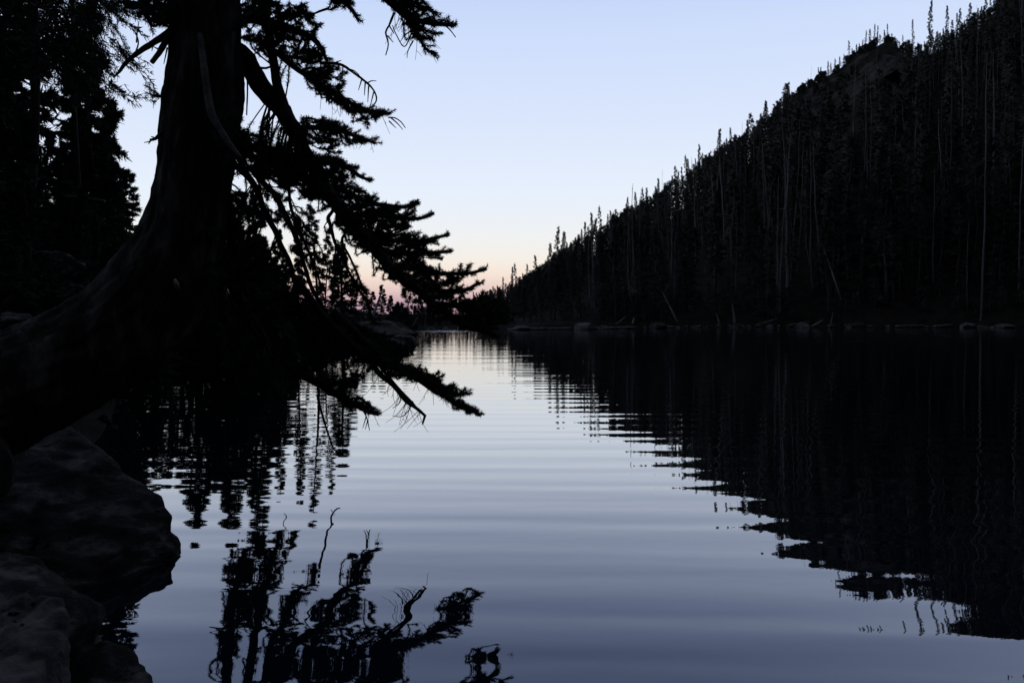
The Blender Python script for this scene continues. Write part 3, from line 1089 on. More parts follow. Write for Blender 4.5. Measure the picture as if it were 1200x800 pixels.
BANK = [proto("bank", 10.0, 1.35, 150, 60, base=0.04, twigs=10, nd=15, nl=0.17, nw=0.042, droop=0.35, trunk_r=0.15, gap=0.05, tseg=8),
        proto("bank", 10.0, 1.1, 140, 61, base=0.04, twigs=10, nd=15, nl=0.17, nw=0.042, droop=0.30, trunk_r=0.13, gap=0.12, tseg=8, lean=0.01),
        proto("bank", 10.0, 1.6, 150, 62, base=0.05, twigs=10, nd=15, nl=0.18, nw=0.042, droop=0.40, trunk_r=0.16, gap=0.10, tseg=8),
        proto("bank", 10.0, 0.9, 110, 63, base=0.08, twigs=6, nd=10, nl=0.16, nw=0.034, droop=0.15, trunk_r=0.11, gap=0.28, tseg=8)]
BIG = proto("big", 10.0, 1.75, 210, 70, base=0.42, twigs=16, nd=26, nl=0.085, nw=0.016, droop=0.6, trunk_r=0.11, gap=0.05, tseg=10, shape=0.5)


def bank_tree(pr, px, Y, top, lab, grp=None, wide=1.0, g=None, rz=None, hmin=1.0):
    x = (px - 600) / F_PX * Y
    z = land1(x, Y) if g is None else g
    h = max(W(px, top, Y)[2] - z, hmin)
    root = empty("spruce", (x, Y, z - 0.05))
    root.rotation_euler = (0, 0, random.uniform(0, 6.28) if rz is None else rz)
    root.scale = (h / 10 * wide, h / 10 * wide, h / 10)
    place("trunk", pr[1], parent=root)
    place("crown", pr[0], parent=root)
    return tag(root, lab, "spruce", grp)


bank_tree(BIG, 36, 10.5, -520, "big near spruce with drooping boughs hanging over the photo's upper corner", wide=0.80)
bank_tree(BIG, 98, 14.0, -500, "tall spruce with drooping boughs right behind the big near one", wide=0.36)
bank_tree(BANK[0], 112, 16.0, -80, "tall narrow spruce beside the gap of sky, its stem showing through", wide=0.80)
bank_tree(BANK[1], 85, 17.5, 62, "spruce with tiered boughs, shorter one next to the gap of sky", wide=0.95)
bank_tree(BANK[2], 150, 22.0, 196, "short bushy spruce peeping out beside the leaning trunk's outer edge", wide=1.25)
bank_tree(BANK[0], 132, 20.0, 118, "spruce standing just behind the tall narrow one by the gap of sky", wide=0.9)
dark = [(100, 13.2, 212), (37, 10.2, 126), (12, 16, -100), (-20, 14, -60), (112, 22, 60), (-30, 12.5, -250), (12, 14.5, 60), (44, 18, 128), (-10, 18, 40), (60, 23, 150), (25, 24, 120), (105, 25, 150), (140, 28, 215), (72, 15, 180), (20, 12, 200), (118, 19, 200),
        (45, 13.5, 185), (92, 21, 170), (0, 20, 120), (75, 28, 170)]
for k, (px, Y, top) in enumerate(dark):
    bank_tree(BANK[1 if k < 2 else k % 3], px, Y, top, "dark spruce of the wood on the near bank behind the leaning tree's base", "spruces of the near bank wood", wide=random.uniform(0.95, 1.4))
young = [(14, 11.5, 275), (40, 12.2, 262), (78, 13, 270), (100, 14.5, 272), (126, 15.5, 285), (150, 18, 285), (55, 15, 245), (135, 22, 262), (165, 24, 282), (178, 27, 290)]
for k, (px, Y, top) in enumerate(young):
    bank_tree(BANK[k % 3], px, Y, top, "low young spruce filling the shade between the bank rocks and taller spruces", "young spruces on the near bank", wide=random.uniform(1.5, 2.1))
shade = [(196, 21, 300), (208, 24, 285), (232, 20, 268), (252, 26, 262), (262, 19.5, 290), (280, 26, 268), (292, 20, 285), (308, 26, 272), (318, 22, 318), (334, 30, 300), (182, 18, 318), (238, 32, 300)]
for k, (px, Y, top) in enumerate(shade):
    bank_tree(BANK[k % 3], px, Y, top, "spruce of the dark row along the shore behind the leaning trunk", "dark row of spruces behind the leaning trunk", wide=random.uniform(1.3, 1.8))
behind = [(222, 22, 225, "spruce hidden close behind the leaning trunk, seen mirrored beside it in the lake", 1.0, 0),
          (268, 23, 222, "spruce behind the leaning trunk's inner edge, broader of the mirrored ones", 1.2, 2),
          (299, 22, 212, "spruce behind the hanging boughs, tallest of those mirrored under the trunk", 1.0, 0),
          (328, 25, 262, "slim spruce between the bare hanging stems of the leaning tree", 0.9, 1),
          (349, 25.5, 252, "thin spruce mirrored as the first lone spire past the dark reflections", 0.75, 1),
          (369, 27, 222, "sparse spruce with short tiers seen in the bright gap under the big limb", 1.0, 3),
          (384, 27.5, 248, "thin spruce mirrored as the outer lone spire in the lake", 0.8, 3),
          (400, 29, 282, "feathery spruce at the edge of the bright gap under the big limb", 1.2, 2),
          (245, 30, 290, "dark spruce farther along the shore behind the leaning trunk", 1.2, 0),
          (283, 31, 300, "dark spruce farther along the shore, between two mirrored ones", 1.2, 2),
          (316, 31, 305, "low dark spruce along the shore behind the hanging stems", 1.4, 0)]
for px, Y, top, lab, wd, k in behind:
    bank_tree(BANK[k], px, Y, top, lab, wide=wd)
far_end = [(402, 44, 335), (415, 46, 328), (426, 47, 333), (436, 45, 340), (447, 50, 332), (458, 52, 345), (467, 55, 352), (344, 36, 335), (360, 38, 338), (376, 38, 330), (390, 40, 340),
           (330, 37, 340), (305, 36, 345)]
for k, (px, Y, top) in enumerate(far_end):
    bank_tree(BANK[k % 3], px, Y, top, "dark spruce in the grove behind the rocky point", "spruces behind the rocky point", wide=random.uniform(1.2, 1.7))
end2 = [(486, 72, 357), (494, 75, 352), (503, 72, 351), (512, 78, 356), (520, 75, 352), (529, 80, 354), (538, 76, 350), (546, 80, 348), (556, 82, 345), (566, 84, 341), (575, 86, 338), (586, 84, 340),
        (482, 68, 364), (490, 69, 362), (499, 70, 361), (508, 69, 362), (516, 70, 363), (525, 69, 361), (534, 70, 362), (543, 69, 360), (551, 70, 359), (560, 69, 360), (570, 70, 358), (580, 69, 356), (592, 70, 355), (476, 66, 360)]
for k, (px, Y, top) in enumerate(end2):
    bank_tree(BANK[k % 3], px, Y, top, "small distant conifer on the low bank at the lake's far end", "small conifers at the lake's far end", wide=random.uniform(1.3, 2.0))
low = [(478, 61, 359), (487, 66, 357), (495, 67, 360), (504, 67, 357), (513, 67, 359), (471, 58, 357), (463, 55, 355), (522, 68, 358)]
for k, (px, Y, top) in enumerate(low):
    bank_tree(BANK[k % 3], px, Y, top, "low bushy conifer along the shore between the rocky point and the lake's far end", "low conifers past the rocky point", wide=random.uniform(2.6, 3.6))
# two round-topped pines at the lake's far end
def pine(px, Y, top, seed, lab):
    x = (px - 600) / F_PX * Y
    z = land1(x, Y)
    h = W(px, top, Y)[2] - z
    root = empty("pine", (x, Y, z - 0.05))
    mc, mt = MB(), MB()
    r = np.random.default_rng(seed)
    zz = np.linspace(-0.2, h * 0.95, 7)
    path = np.stack([0.05 * h * np.sin(zz + seed), 0 * zz, zz], 1)
    tube(mt, path, 0.035 * h * np.clip(1 - zz / h, 0.15, 1), seg=6)
    for q in range(26):
        f = r.uniform(0.35, 1.0)
        a = r.uniform(0, 6.28)
        l = h * r.uniform(0.12, 0.30) * (1.25 - 0.7 * f)
        b0 = np.array([np.interp(h * f * 0.95, zz, path[:, 0]), 0, h * f * 0.95])
        e = b0 + np.array([math.cos(a) * l, math.sin(a) * l, l * r.uniform(-0.1, 0.35)])
        tube(mt, np.array([b0, (b0 + e) / 2, e]), [0.008 * h, 0.006 * h, 0.003 * h], seg=3)
        needles(mc, np.array([b0 * 0.4 + e * 0.6, e]), 60, h * 0.075, 0.05, ang=0.9)
    mt.build("trunk", M_BARKF, root)
    mc.build("crown", M_FOL, root)
    return tag(root, lab, "pine")


pine(479, 58, 336, 3, "round-topped little pine standing against the pink glow behind the rocky point")
pine(497, 64, 347, 8, "shorter round-topped pine beyond it over the far end of the lake")

# stones and rough grass along the near bank's waterline
rg_ = np.random.default_rng(91)
k = 0
for _ in range(400):
    if k >= 46:
        break
    Y = rg_.uniform(5.6, 33)
    x = rg_.uniform(-14, -2.8)
    d_ = float(shore_dist(np.array([x]), np.array([Y]))[0])
    if not (-0.25 < d_ < 0.7):
        continue
    s_ = rg_.uniform(0.10, 0.34) * (0.6 + Y / 30)
    o = place("bank_stone", ROCKS_B[k % 7], (x, Y, max(land1(x, Y), -0.1) + 0.1 * s_), rg_.uniform(0, 6.28), (s_, s_ * rg_.uniform(0.7, 1.1), s_ * rg_.uniform(0.5, 0.8)))
    tag(o, "dark stone at the near bank's waterline behind the leaning trunk", "rock", "stones along the near bank's waterline")
    k += 1
gm = MB()
NB = 26000
gy_ = rg_.uniform(4.8, 34, NB) ** 1.0
gxx = rg_.uniform(-17, -2.6, NB)
gd = shore_dist(gxx, gy_)
ok_ = (gd > 0.08) & (gd < 3.2) & (vnoise(gxx, gy_, 0.9, 4.4) > 0.38)
gxx, gy_ = gxx[ok_], gy_[ok_]
gz = land(gxx, gy_)
nb_ = len(gxx)
hh = rg_.uniform(0.10, 0.34, nb_)
an = rg_.uniform(0, 6.28, nb_)
ln_ = rg_.uniform(0.05, 0.22, nb_)
base = np.stack([gxx, gy_, gz - 0.02], 1)
sd_ = np.stack([np.cos(an), np.sin(an), 0 * an], 1) * 0.006
tipv = base + np.stack([np.sin(an) * ln_, np.cos(an) * ln_, hh], 1)
gm.add(np.stack([base - sd_, base + sd_, tipv], 1).reshape(-1, 3), tri=np.arange(nb_ * 3).reshape(-1, 3))
M_GRASS = noise_mat("bank_grass", (0.025, 0.024, 0.014), (0.07, 0.066, 0.04), 1.2, rough=0.9, spec=0.1)
tag(gm.build("bank_grass", M_GRASS), "rough dark grass along the near bank", "grass", None, "stuff")

# bare trunks and logs on the near bank
b = W(118, 338, 15.0)
o = place("dead_snag", SNAG[1], (b[0], 15.0, land1(b[0], 15.0)), 0.4, (0.32, 0.32, (W(121, 285, 15)[2] - land1(b[0], 15)) / 10))
tag(o, "thin pale bare stem standing just above the trunk's bend", "dead tree")
pole("fallen_log", W(78, 231, 14.0), W(122, 236, 13.6), 0.05, 0.03, M_DRIFT, "grey broken pole lodged sideways among the near bank spruces", "dead wood")
pole("drift_log", W(202, 410, 31.5), W(246, 406, 32.5), 0.10, 0.06, M_DRIFT, "pale log at the near bank's waterline, lower of two behind the trunk", "driftwood")
pole("drift_log", W(206, 406.5, 32.4), W(240, 404, 33), 0.08, 0.05, M_DRIFT, "pale log at the near bank's waterline, upper of two behind the trunk", "driftwood")
pole("fallen_pole", W(436, 372, 42), W(446, 345, 43), 0.10, 0.05, M_SNAG, "pale dead pole slanting up behind the rocky mound", "dead tree")
pole("fallen_pole", W(483, 384, 60), W(489, 372, 60), 0.10, 0.06, M_DRIFT, "short pale forked stick at the end of the rocky point", "dead wood")
for k, (px, y0, y1, Y) in enumerate(((517, 366, 379, 70), (521, 362, 379, 71), (547, 364, 379, 70))):
    a, b = W(px, y1, Y), W(px + 1, y0, Y)
    pole("dead_snag", (a[0], a[1], land1(a[0], a[1]) - 0.1), b, 0.16, 0.08, M_SNAG, "short grey bare trunk on the low bank at the lake's far end", "dead tree", "bare trunks at the lake's far end")

# ================================================================== the leaning conifer in front
tree = empty("leaning_conifer", tuple(W(-130, 520, 4.7)))
tag(tree, "huge dark conifer leaning from the bank, its boughs hanging over the lake", "conifer")
T0 = np.array(tree.location)


def child(mbuf, name, mat, parent=tree, off=None, smooth=False):
    """Link a mesh given in world coordinates as a part of the tree."""
    o_ = T0 if off is None else off
    mbuf.v = [a - T0 for a in mbuf.v]
    return mbuf.build(name, mat, parent, smooth)


# trunk
tp = [(-230, 532, 4.5, 112), (-150, 518, 4.6, 92), (-70, 490, 4.75, 74), (10, 458, 4.9, 63), (80, 424, 5.0, 57), (142, 386, 5.1, 55), (187, 337, 5.2, 52), (214, 280, 5.25, 44), (226, 220, 5.25, 40), (233, 160, 5.25, 38),
      (238, 100, 5.25, 37.5), (240, 50, 5.25, 36.5), (240, 0, 5.25, 35.5), (241, -120, 5.25, 35), (246, -300, 5.3, 31), (250, -550, 5.35, 24), (252, -850, 5.4, 15), (254, -1150, 5.4, 4)]
tw = np.array([list(W(a, b, c)) + [d / F_PX * c] for a, b, c, d in tp])
tpath = spline(tw, 0.03)


def bark_tube(mbf, p, r, seg):
    # trunk with long furrowed bark plates that run with the grain, burls and knots
    t, n, b = frames(p)
    a = np.linspace(0, 2 * math.pi, seg, endpoint=False)
    ring = np.cos(a)[None, :, None] * n[:, None, :] + np.sin(a)[None, :, None] * b[:, None, :]
    ln = np.concatenate([[0], np.cumsum(np.linalg.norm(np.diff(p, axis=0), axis=1))])
    rr = np.repeat(r[:, None], seg, 1)
    for i_ in range(len(p)):
        for j_ in range(seg):
            ca, sa = math.cos(a[j_]), math.sin(a[j_])
            if ln[i_] > 7.5:
                continue
            q1 = Vector((ca * 5.5, sa * 5.5, ln[i_] * 2.2))
            ridge = 1 - abs(mnoise.noise(q1)) * 2.2
            q2 = Vector((ca * 11, sa * 11, ln[i_] * 5.5 + 7))
            fine = 1 - abs(mnoise.noise(q2)) * 2
            burl = mnoise.noise(Vector((ca * 1.5, sa * 1.5, ln[i_] * 1.6 + 3)))
            rr[i_, j_] += 0.020 * ridge + 0.011 * fine + 0.035 * burl
    v = (p[:, None, :] + ring * rr[:, :, None]).reshape(-1, 3)
    i_ = np.arange(len(p) - 1)[:, None] * seg
    j_ = np.arange(seg)[None, :]
    k_ = (j_ + 1) % seg
    mbf.add(v, quad=np.stack([i_ + j_, i_ + k_, i_ + seg + k_, i_ + seg + j_], -1).reshape(-1, 4))


mt = MB()
bark_tube(mt, tpath[:, :3], tpath[:, 3], 96)
# buttress roots gripping the bank
for a in ([(-150, 540, 4.5, 50), (-120, 600, 4.35, 36), (-90, 650, 4.3, 18)], [(-60, 500, 4.7, 48), (-20, 545, 4.6, 34), (0, 575, 4.6, 16)], [(-140, 480, 5.0, 55), (-130, 520, 5.4, 36), (-120, 545, 5.8, 20)]):
    q = spline(np.array([list(W(x, y, d)) + [r_ / F_PX * d] for x, y, d, r_ in a]), 0.07)
    tube(mt, q[:, :3], q[:, 3], seg=14, rough=0.12, rough_scale=6.0)
trunk = child(mt, "trunk", M_BARK, smooth=True)
ms = MB()
q = np.array([W(205, 327, 4.68), W(207, 333, 4.67), W(209, 341, 4.69)])
tube(ms, q, [0.007, 0.014, 0.007], seg=8, rough=0.2, rough_scale=20)
child(ms, "bark_scar", M_SCAR, smooth=True)["label"] = "small pale patch of bare wood on the trunk's bend"
# grey dead limb lying against the trunk face
ml = MB()
q = spline(np.array([list(W(x, y, 5.0 - 0.03 * i_ - (0.06 if i_ > 1 else 0))) + [r_ / F_PX * 5] for i_, (x, y, r_) in enumerate([(234, 40, 3.0), (237, 62, 4.0), (240, 85, 4.2), (245, 120, 4.5), (249, 135, 4.2), (258, 152, 3.8), (270, 170, 3.2), (283, 186, 2.0)])]), 0.03)
tube(ml, q[:, :3], q[:, 3], seg=8, rough=0.15, rough_scale=14)
child(ml, "dead_branch", M_DEADWOOD, smooth=True)["label"] = "bare grey limb lying against the trunk"

# ---- boughs traced as world curves: points (px, py), depth from d0 to d1, radius in px from r0 to r1
BR = [
    # 0 main limb
    dict(p=[(262, 55), (285, 68), (303, 98), (335, 138), (362, 188), (402, 250), (452, 308), (498, 347), (540, 378), (582, 394)], d=(5.25, 6.6), r=(13.5, 3.0)),
    # 1 stem rising from it
    dict(p=[(338, 142), (331, 118), (322, 85), (316, 45), (306, 0), (296, -40)], d=(5.55, 5.6), r=(6.5, 3.5)),
    # 2 upper limb behind
    dict(p=[(258, 30), (290, 22), (325, 28), (352, 36), (372, 50), (384, 70)], d=(5.4, 6.3), r=(7, 2.0)),
    # 3 bough towards (455,131)
    dict(p=[(322, 60), (350, 82), (378, 98), (402, 118), (432, 130), (458, 133)], d=(5.6, 6.4), r=(3.4, 1.5)),
    # 4 bough towards (440,168)
    dict(p=[(345, 150), (368, 148), (392, 152), (415, 160), (440, 170)], d=(5.7, 6.4), r=(3.4, 1.5)),
    # 5 bough to (433,211)
    dict(p=[(362, 188), (385, 188), (405, 196), (424, 206), (434, 211)], d=(5.9, 6.4), r=(3.4, 1.6)),
    # 6 bough to (490,237)
    dict(p=[(380, 218), (410, 226), (440, 238), (468, 243), (490, 238)], d=(6.1, 6.6), r=(3.4, 1.8)),
    # 7 bough to (508,251)
    dict(p=[(402, 250), (440, 252), (470, 256), (492, 256), (508, 250)], d=(6.2, 6.7), r=(3.4, 1.8)),
    # 8 to (526,276)
    dict(p=[(425, 278), (455, 280), (485, 283), (508, 279), (526, 276)], d=(6.3, 6.8), r=(3.4, 1.8)),
    # 9 to (528,295)
    dict(p=[(438, 293), (470, 296), (500, 296), (528, 294)], d=(6.3, 6.8), r=(4, 1.6)),
    # 10 to (569,316)
    dict(p=[(455, 311), (490, 316), (520, 322), (545, 321), (569, 315)], d=(6.5, 7.0), r=(3.4, 1.8)),
    # 11 to (562,336)
    dict(p=[(480, 333), (510, 340), (540, 340), (562, 334)], d=(6.6, 7.0), r=(4, 1.8)),
    # 12 to (600,370)
    dict(p=[(510, 356), (545, 360), (575, 364), (604, 366)], d=(6.45, 6.7), r=(4, 1.8)),
    # 13 long hanging stems on the inner side
    dict(p=[(272, 190), (296, 215), (316, 258), (340, 312), (352, 360), (362, 405), (376, 440)], d=(5.4, 7.0), r=(4.2, 1.6)),
    dict(p=[(300, 205), (330, 240), (350, 285), (362, 330), (385, 372), (410, 405), (438, 428)], d=(5.5, 6.9), r=(3.4, 1.5)),
    dict(p=[(352, 170), (338, 205), (340, 240), (352, 272), (366, 306), (380, 340)], d=(5.85, 6.5), r=(2.4, 1.0)),
    dict(p=[(395, 240), (386, 262), (400, 300), (414, 328), (428, 352), (440, 380)], d=(6.15, 7.0), r=(2.4, 1.0)),
    dict(p=[(412, 262), (402, 284), (414, 310), (430, 346)], d=(6.2, 6.8), r=(2.0, 0.9)),
    # 18 low bough to (440,484)
    dict(p=[(262, 300), (290, 370), (330, 425), (372, 448), (398, 464), (420, 476), (442, 485)], d=(5.5, 7.5), r=(8, 2.2)),
    # 19 bare double limb to (499,488)
    dict(p=[(345, 325), (380, 372), (420, 410), (445, 436), (470, 461), (488, 478), (499, 488)], d=(5.9, 6.6), r=(5, 1.6), bare=True),
    dict(p=[(430, 412), (452, 436), (474, 462), (494, 484)], d=(6.4, 6.62), r=(2.5, 1.2), bare=True),
    # 21 foliated low bough to (562,485)
    dict(p=[(390, 365), (430, 402), (465, 428), (492, 446), (520, 462), (543, 474), (563, 485)], d=(6.1, 6.5), r=(5, 1.8)),
    dict(p=[(465, 428), (492, 440), (512, 450), (528, 460), (548, 460)], d=(6.35, 6.5), r=(3, 1.6)),
    # 23 tip at (484,411)
    dict(p=[(410, 395), (440, 408), (465, 415), (484, 410)], d=(6.3, 6.6), r=(4, 2)),
    # 24 low inner boughs over the water
    dict(p=[(250, 300), (256, 318), (262, 360), (272, 410), (286, 450)], dl=(5.3, 6.6, 7.6, 8.0, 8.2), r=(8, 2.2)),
    dict(p=[(252, 280), (268, 300), (290, 360), (306, 415), (318, 445), (326, 466)], dl=(5.3, 6.4, 7.4, 7.8, 8.0, 8.1), r=(7, 2)),
    dict(p=[(255, 320), (285, 340), (318, 385), (345, 420), (366, 440)], dl=(5.3, 6.4, 7.2, 7.6, 7.7), r=(6, 2)),
    # 27 top right, comes down from above the frame
    dict(p=[(255, -190), (330, -150), (400, -70), (442, -15), (462, 6), (480, 20), (505, 27), (534, 28)], d=(5.3, 6.4), r=(9, 1.8)),
    dict(p=[(250, -150), (320, -70), (372, -25), (395, -6), (408, 8), (420, 24)], d=(5.3, 6.2), r=(7, 1.6)),
    dict(p=[(468, 12), (478, 24), (488, 38), (500, 55), (512, 62)], d=(6.25, 6.35), r=(3, 1.2)),
    # 30 left foliage
    dict(p=[(215, 5), (190, 8), (172, 6), (152, 10)], d=(5.2, 5.3), r=(5, 1.5)),
    dict(p=[(205, -60), (180, -20), (168, 6), (176, 30)], d=(5.2, 5.2), r=(5, 1.5)),
    dict(p=[(200, 113), (188, 113), (178, 112)], d=(5.1, 5.05), r=(2.5, 1.2)),
    # 33 inner mass
    dict(p=[(268, 150), (290, 168), (315, 185), (340, 205)], d=(5.2, 5.9), r=(6, 2)),
    dict(p=[(262, 210), (268, 260), (275, 310), (290, 350), (300, 390)], d=(5.35, 6.2), r=(6, 2.5)),
    dict(p=[(385, 10), (374, 14), (366, 18)], d=(6.15, 6.1), r=(1.6, 1.0), bare=True),
]
# fill regions: polygon, number of sprays, direction, spread, size px
POLY = [
    ([(283, 0), (312, 0), (330, 8), (352, 12), (368, 20), (364, 35), (368, 52), (374, 65), (384, 80), (372, 88), (355, 74), (340, 74), (322, 66), (300, 48), (283, 50)], 74, (0.95, 0.1), 0.5, (16, 30)),
    ([(368, 75), (390, 78), (403, 92), (412, 99), (406, 104), (393, 108), (402, 119), (422, 127), (440, 129), (450, 134), (444, 140), (428, 146), (418, 138), (400, 127), (385, 117), (370, 108), (358, 92)], 44, (0.85, 0.35), 0.45, (12, 22)),
    ([(348, 142), (374, 141), (394, 145), (406, 156), (424, 159), (434, 166), (422, 170), (402, 166), (396, 180), (384, 176), (360, 170), (346, 165)], 40, (0.95, 0.15), 0.45, (12, 22)),
    ([(300, 182), (345, 172), (392, 188), (406, 194), (418, 204), (412, 214), (420, 224), (434, 236), (456, 243), (480, 241), (482, 248), (492, 253), (486, 263), (470, 268), (488, 281), (508, 279), (502, 288), (490, 293), (508, 298), (510, 310), (530, 318), (548, 318),
      (546, 325), (530, 330), (540, 340), (545, 352), (578, 360), (588, 372), (578, 384), (550, 388), (522, 378), (500, 358), (478, 340), (455, 322), (425, 294), (405, 268), (388, 250), (355, 228), (330, 212)], 330, (0.97, 0.1), 0.5, (16, 28)),
    ([(262, 130), (285, 150), (318, 178), (352, 198), (336, 222), (308, 212), (280, 200), (262, 180)], 90, (0.7, 0.5), 0.8, (14, 26)),
    ([(244, 205), (288, 225), (306, 285), (330, 335), (375, 362), (408, 384), (440, 392), (466, 402), (470, 412), (450, 420), (430, 424), (404, 418), (385, 430), (366, 440), (340, 440), (300, 430), (262, 400), (240, 335)], 330, (0.65, 0.65), 0.8, (16, 30)),
    ([(262, 395), (300, 410), (335, 425), (345, 455), (322, 462), (292, 460), (266, 440)], 80, (0.4, 0.8), 0.6, (16, 28)),
    ([(150, 0), (198, 0), (198, 36), (184, 30), (168, 18), (152, 12)], 30, (-0.8, 0.3), 0.6, (12, 22)),
    ([(440, -15), (485, -10), (500, 8), (512, 16), (522, 24), (512, 34), (514, 46), (504, 52), (490, 44), (480, 30), (476, 14), (458, 4), (442, 2)], 54, (0.75, 0.6), 0.5, (10, 18)),
    ([(385, -20), (412, -20), (412, 2), (404, 6), (390, 12), (388, 2)], 18, (0.1, 0.9), 0.6, (12, 20)),
    ([(298, 210), (345, 235), (376, 262), (396, 296), (420, 332), (402, 342), (372, 326), (344, 300), (318, 262)], 44, (0.5, 0.85), 0.6, (9, 18)),
    ([(398, 459), (412, 462), (428, 470), (441, 483), (436, 487), (422, 484), (408, 481), (402, 474)], 26, (0.9, 0.4), 0.4, (8, 14)),
    ([(438, 402), (470, 404), (480, 409), (474, 418), (470, 428), (500, 438), (520, 441), (516, 450), (492, 447), (470, 444), (454, 438), (440, 424)], 70, (0.85, 0.35), 0.5, (10, 18)),
    ([(508, 448), (545, 457), (542, 463), (522, 466), (508, 460)], 20, (0.95, 0.1), 0.35, (9, 14)),
    ([(532, 467), (560, 482), (556, 486), (542, 481), (530, 473)], 12, (0.85, 0.45), 0.4, (8, 13)),
    ([(370, 442), (398, 452), (410, 438), (430, 428), (440, 432), (420, 446), (400, 462), (380, 452)], 24, (0.7, 0.55), 0.6, (10, 18)),
    ([(556, 348), (582, 350), (600, 364), (594, 378), (570, 388), (545, 388)], 34, (0.9, 0.2), 0.6, (10, 18)),
]
POLY_BR = [[1, 2, 0], [1, 2, 3], [4, 0], list(range(0, 13)), [33, 0], [13, 14, 18, 24, 25, 26, 34], [24, 25, 26, 18], [30, 31], [27, 29], [28], [13, 14, 15, 16, 17], [18], [21, 22, 23], [22], [21], [18, 14], [12, 0]]
px_size = lambda d: d / F_PX

wood = []
curves = []
for bdef in BR:
    pts = bdef['p']
    n = len(pts)
    dd = np.array(bdef['dl']) if 'dl' in bdef else np.linspace(bdef['d'][0], bdef['d'][1], n)
    rr = np.linspace(bdef['r'][0], bdef['r'][1], n)
    w4 = np.array([list(W(x, y, d)) + [r_ / F_PX * d] for (x, y), d, r_ in zip(pts, dd, rr)])
    if len(curves) in (3, 4, 5, 6, 7, 8, 9, 10, 11, 12, 15, 16, 17):
        # spring from the main limb itself
        P0 = np.array([pix(q_) for q_ in curves[0][:, :3]])
        j_ = int(np.argmin(np.hypot(P0[:, 0] - pts[0][0], P0[:, 1] - pts[0][1])))
        if np.hypot(P0[j_, 0] - pts[0][0], P0[j_, 1] - pts[0][1]) < 30:
            w4[0, :3] = curves[0][j_, :3]
    c = spline(w4, 0.045)
    jit = np.array([[mnoise.noise(Vector((q[0] * 5 + 9 * k_, q[1] * 5, q[2] * 5))) for k_ in range(3)] for q in c[:, :3]])
    ramp_ = np.minimum(np.arange(len(c)) / 6.0, 1)[:, None]
    c[:, :3] += jit * 0.02 * ramp_
    curves.append(c)
    m_ = MB()
    tube(m_, c[:, :3], np.maximum(c[:, 3], 0.004), seg=9 if bdef['r'][0] > 4 else 6, rough=0.14, rough_scale=14.0)
    wood.append(m_)
greens = [MB() for _ in BR]

NL, NW_ = 0.031, 0.0048


def twig(bi, p0, d, L, r0=0.0035, dens=1050, up=0.15, bare=False):
    d = unit(d)
    s = np.linspace(0, 1, 5)[:, None]
    wob = unit(RNG.normal(size=3)) * L * 0.06
    p = p0 + d * L * s + np.array([0, 0, 1.0]) * L * up * s ** 2 + wob * np.sin(s * 3.1)
    tube(wood[bi], p, np.linspace(r0, r0 * 0.45, 5), seg=4, cap=False)
    if not bare:
        needles(greens[bi], p[1:] if L > 0.12 else p, dens * L, NL * RNG.uniform(0.75, 1.2), NW_, ang=0.85)
    return p


def spray(bi, p0, d, L, dens=1050):
    """a small bough: axis with alternating side shoots, all bristling with needles"""
    p = twig(bi, p0, d, L, 0.005, dens)
    t = unit(p[-1] - p[0])
    side = unit(np.cross(t, unit(np.array([RNG.normal() * 0.5, RNG.normal() * 0.5, 1.0]))))
    nsd = max(3, int(L / 0.035))
    for q in range(nsd):
        f = RNG.uniform(0.2, 0.92)
        b0 = p[0] + (p[-1] - p[0]) * f
        sg = 1 if q % 2 else -1
        dv = t * RNG.uniform(0.55, 1.0) + side * sg * RNG.uniform(0.35, 0.9) + np.array([0, 0, RNG.uniform(-0.25, 0.3)])
        twig(bi, b0, dv, L * RNG.uniform(0.25, 0.5) * (1.2 - 0.6 * f), 0.003, dens)


def px_dir(dx, dy, depth=0.0):
    return unit(np.array([dx, depth, -dy]))


# needles and side shoots along each living bough
for bi, (bdef, c) in enumerate(zip(BR, curves)):
    if bdef.get('bare'):
        continue
    cum = np.concatenate([[0], np.cumsum(np.linalg.norm(np.diff(c[:, :3], axis=0), axis=1))])
    Ltot = cum[-1]
    t0 = 0.45 if Ltot > 0.9 else 0.15
    if bi in (0, 1, 13, 14, 15, 16, 17):
        t0 = 0.62
    if bi in (18,):
        t0 = 0.74
    if bi in (24, 25, 26):
        t0 = 0.4
    if bi in (21,):
        t0 = 0.42
    if bi == 27:
        t0 = 0.62
    nside = int(Ltot * (1 - t0) / (0.03 if bi in (18, 21, 22, 23, 24, 25, 26, 27, 29) else 0.045))
    for q in range(nside):
        s = Ltot * (t0 + (1 - t0) * (q + RNG.random()) / nside)
        i0 = min(np.searchsorted(cum, s), len(c) - 2)
        b0 = c[i0, :3]
        t = unit(c[min(i0 + 2, len(c) - 1), :3] - c[max(i0 - 2, 0), :3])
        f = s / Ltot
        sd = unit(np.cross(t, [0, 0.3, 1.0]))
        dv = t * RNG.uniform(0.7, 1.1) + sd * RNG.choice([-1, 1]) * RNG.uniform(0.2, 0.8) + np.array([0, 0, RNG.uniform(-0.35, 0.35)])
        twig(bi, b0, dv, RNG.uniform(0.06, 0.14) * (1.15 - 0.5 * f), 0.003, 1000)
    i0 = int(len(c) * t0)
    needles(greens[bi], c[i0:, :3], 1000 * (Ltot * (1 - t0)), NL, NW_, ang=0.8)


def in_poly(poly, x, y):
    ins = False
    n = len(poly)
    for i_ in range(n):
        (ax, ay), (bx, by) = poly[i_], poly[(i_ + 1) % n]
        if (ay > y) != (by > y) and x < ax + (y - ay) / (by - ay) * (bx - ax):
            ins = not ins
    return ins


